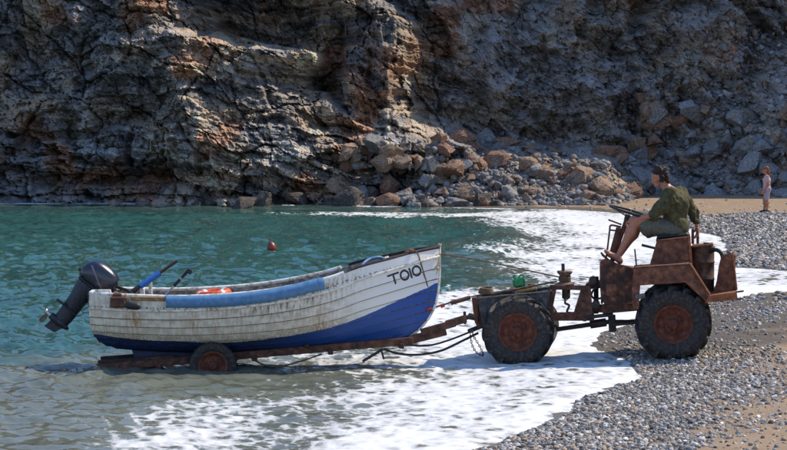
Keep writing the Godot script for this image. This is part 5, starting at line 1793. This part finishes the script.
	for k in 14:
		var g := TAU * k / 14
		col.append(neck + Vector3(0.018, -0.012, 0) + Vector3(cos(g) * 0.068, 0.035 * cos(g), sin(g) * 0.07))
	var cs := new_st()
	tube(cs, col, 0.022, 8, true)
	put("collar", done(cs), M.olive, shirt)
	var cuff := new_st()
	var ce := (wrn - eln).normalized()
	tube(cuff, [eln + ce * 0.01, eln + ce * 0.05], 0.066, 14)
	put("cuff", done(cuff), M.olive, shirt)
	# shorts
	var so := []
	so.append([hip + Vector3(0, -0.005, 0.08), hip + Vector3(0, -0.005, -0.08), 0.148, 0.148])
	for q in [[hn, knee], [hf, kneef]]:
		so.append([q[0], q[0].lerp(q[1], 0.45), 0.118, 0.108])
		so.append([q[0].lerp(q[1], 0.45), q[0].lerp(q[1], 0.72) + Vector3(0, -0.02, 0), 0.108, 0.1])
		so.append([q[0].lerp(q[1], 0.6) + Vector3(0, -0.06, 0), q[0].lerp(q[1], 0.7) + Vector3(0, -0.12, 0), 0.07, 0.05])
	put("shorts", skin_mesh(so, 0.013, 40.0, 0.009), M.khaki, p)
func build_walker() -> void:
	# the figure standing on the far sand, side on, in a pale top and skirt
	var d := 69.8
	var foot := at(765.5, 213.0, d)
	var gy := ground_y(foot.x, d)
	var f := Transform3D(Basis.IDENTITY, Vector3(foot.x, gy, -d))
	var p := thing("person", "standing person in a pale pink top and skirt on the far sand", "person", f)
	var h := 1.56
	var v := func(x: float, y: float, z: float) -> Vector3: return Vector3(x * h, y * h, z * h)
	var fw := Vector3(-0.97, -0.2, 0.1).normalized()
	var up := Vector3(-0.15, 0.985, 0).normalized()
	var head: Vector3 = v.call(-0.012, 0.935, 0)
	var body := []
	body.append([v.call(0.02, 0.52, 0.035), v.call(0.02, 0.52, -0.035), 0.1, 0.1])
	body.append([v.call(0.02, 0.55, 0), v.call(0.015, 0.72, 0), 0.09, 0.11, 1.2])
	body.append([v.call(0.015, 0.72, 0), v.call(0.012, 0.8, 0), 0.1, 0.06, 1.4])
	body.append([v.call(0.01, 0.8, 0), v.call(-0.005, 0.88, 0), 0.048, 0.045])
	for s in [1.0, -1.0]:
		var kn: Vector3 = v.call(-0.01 + 0.012 * s, 0.28, 0.05 * s)
		var an: Vector3 = v.call(-0.005 + 0.02 * s, 0.045, 0.05 * s)
		body.append([v.call(0.02, 0.5, 0.05 * s), kn, 0.08, 0.052])
		body.append([kn, kn.lerp(an, 0.35) + Vector3(0.015, 0, 0), 0.05, 0.052])
		body.append([kn.lerp(an, 0.35) + Vector3(0.015, 0, 0), an, 0.05, 0.034])
		var so: Vector3 = v.call(0.012, 0.79, 0.1 * s)
		var el: Vector3 = v.call(0.03, 0.62, 0.115 * s)
		var wr: Vector3 = v.call(-0.05, 0.51, 0.09 * s)
		body.append_array([[so, el, 0.044, 0.034], [el, wr, 0.033, 0.023]])
	var hands := []
	for s in [1.0, -1.0]:
		hand(hands, v.call(-0.05, 0.51, 0.09 * s), Vector3(-0.6, -0.8, 0).normalized(), Vector3(0.5, -0.3, -0.8 * s).normalized(), 0.5, s)
	put("body", joined_skin([[body, 0.014, 45.0], [hands, 0.006, 180.0], [head_bones(head, fw, up, 0.95), 0.006, 120.0]]), M.skin, p)
	eyes(p, head, fw, up, 0.95)
	var hr := []
	hr.append([head + up * 0.05 - fw * 0.03, head + up * 0.045 + fw * 0.015, 0.088, 0.078])
	hr.append([head - fw * 0.07 + up * 0.03, head - fw * 0.075 - up * 0.12, 0.06, 0.045])
	hr.append([head - fw * 0.075 - up * 0.1, head - fw * 0.1 - up * 0.2, 0.045, 0.025])
	put("hair", skin_mesh(hr, 0.01, 70.0, 0.008), M.ginger, p)
	var top := []
	top.append([v.call(0.02, 0.53, 0.03), v.call(0.02, 0.53, -0.03), 0.115, 0.115])
	top.append([v.call(0.02, 0.55, 0), v.call(0.012, 0.72, 0), 0.105, 0.125, 1.2])
	top.append([v.call(0.012, 0.72, 0), v.call(0.012, 0.79, 0), 0.115, 0.075, 1.45])
	for s in [1.0, -1.0]:
		top.append([v.call(0.012, 0.79, 0.09 * s), v.call(0.022, 0.7, 0.108 * s), 0.06, 0.055])
	put("top", skin_mesh(top, 0.014, 45.0, 0.008), M.pink, p)
	var sk := []
	sk.append([v.call(0.022, 0.52, 0.04), v.call(0.022, 0.52, -0.04), 0.118, 0.118])
	for s in [1.0, -1.0]:
		sk.append([v.call(0.02, 0.5, 0.05 * s), v.call(0.005, 0.31, 0.055 * s), 0.1, 0.085])
	put("skirt", skin_mesh(sk, 0.014, 40.0, 0.008), M.lilac, p)
	for s in [1.0, -1.0]:
		var an: Vector3 = v.call(-0.005 + 0.02 * s, 0.045, 0.05 * s)
		put("shoe", skin_mesh([[an + Vector3(0.02, -0.03, 0), an + Vector3(-0.14, -0.042, 0), 0.042, 0.03], [an, an + Vector3(0.02, -0.03, 0), 0.044, 0.04]], 0.01, 80.0), M.black_rubber, p)
func build_buoy() -> void:
	var c := at(272.0, 249.0, 2016.0 * 3.3 / 125.5)
	var b := thing("mooring_buoy", "small red mooring buoy floating on the green sea", "buoy", Transform3D(Basis(Vector3.BACK, 0.2), Vector3(c.x, 0.02, c.z)))
	var st := new_st()
	lathe(st, [[0.0, -0.12], [0.07, -0.1], [0.115, -0.02], [0.12, 0.05], [0.09, 0.13], [0.045, 0.17], [0.03, 0.19], [0.0, 0.19]], 24, Transform3D.IDENTITY)
	put("float", done(st), M.buoy, b)
	var ring := []
	for k in 12:
		var g := TAU * k / 12
		ring.append(Vector3(cos(g) * 0.03, 0.215 + sin(g) * 0.03, 0))
	var rs := new_st()
	tube(rs, ring, 0.009, 6, true)
	put("eye_ring", done(rs), M.black_iron, b)

# ---------------------------------------------------------------- the scene
func _ready() -> void:
	var cam := Camera3D.new()
	cam.name = "camera"
	add_child(cam)
	cam.position = EYE
	cam.rotation.x = pitch
	cam.fov = rad_to_deg(2.0 * atan(225.0 / LENS))
	cam.near = 0.5
	cam.far = 600.0
	cam.current = true
	var env := Environment.new()
	env.background_mode = Environment.BG_SKY
	var sky := Sky.new()
	var air := ProceduralSkyMaterial.new()
	air.sky_top_color = Color(0.32, 0.43, 0.60)
	air.sky_horizon_color = Color(0.74, 0.80, 0.87)
	air.sky_curve = 0.12
	air.ground_bottom_color = Color(0.2, 0.25, 0.26)
	air.ground_horizon_color = Color(0.5, 0.6, 0.66)
	air.sun_angle_max = 8.0
	sky.sky_material = air
	env.sky = sky
	env.background_energy_multiplier = 1.75
	env.tonemap_mode = Environment.TONE_MAPPER_LINEAR
	env.tonemap_exposure = 1.4
	env.sdfgi_enabled = true
	env.ssao_enabled = true
	env.ssil_enabled = true
	var we := WorldEnvironment.new()
	we.name = "environment"
	we.environment = env
	add_child(we)
	var sun := DirectionalLight3D.new()
	sun.name = "sun"
	sun.light_color = Color(1.0, 0.95, 0.87)
	sun.light_energy = 1.25
	sun.light_angular_distance = 0.5
	sun.shadow_enabled = true
	add_child(sun)
	var high := deg_to_rad(48.0)
	var behind := deg_to_rad(24.0)
	var to_sun := Vector3(cos(high) * cos(behind), sin(high), -cos(high) * sin(behind))
	sun.look_at_from_position(to_sun * 50.0, Vector3.ZERO)

	materials()
	shore_build()
	build_ground()
	build_sea()
	build_cliff()
	build_boulders()
	build_shingle()
	build_boat()
	build_tractor()
	build_driver()
	build_walker()
	build_buoy()
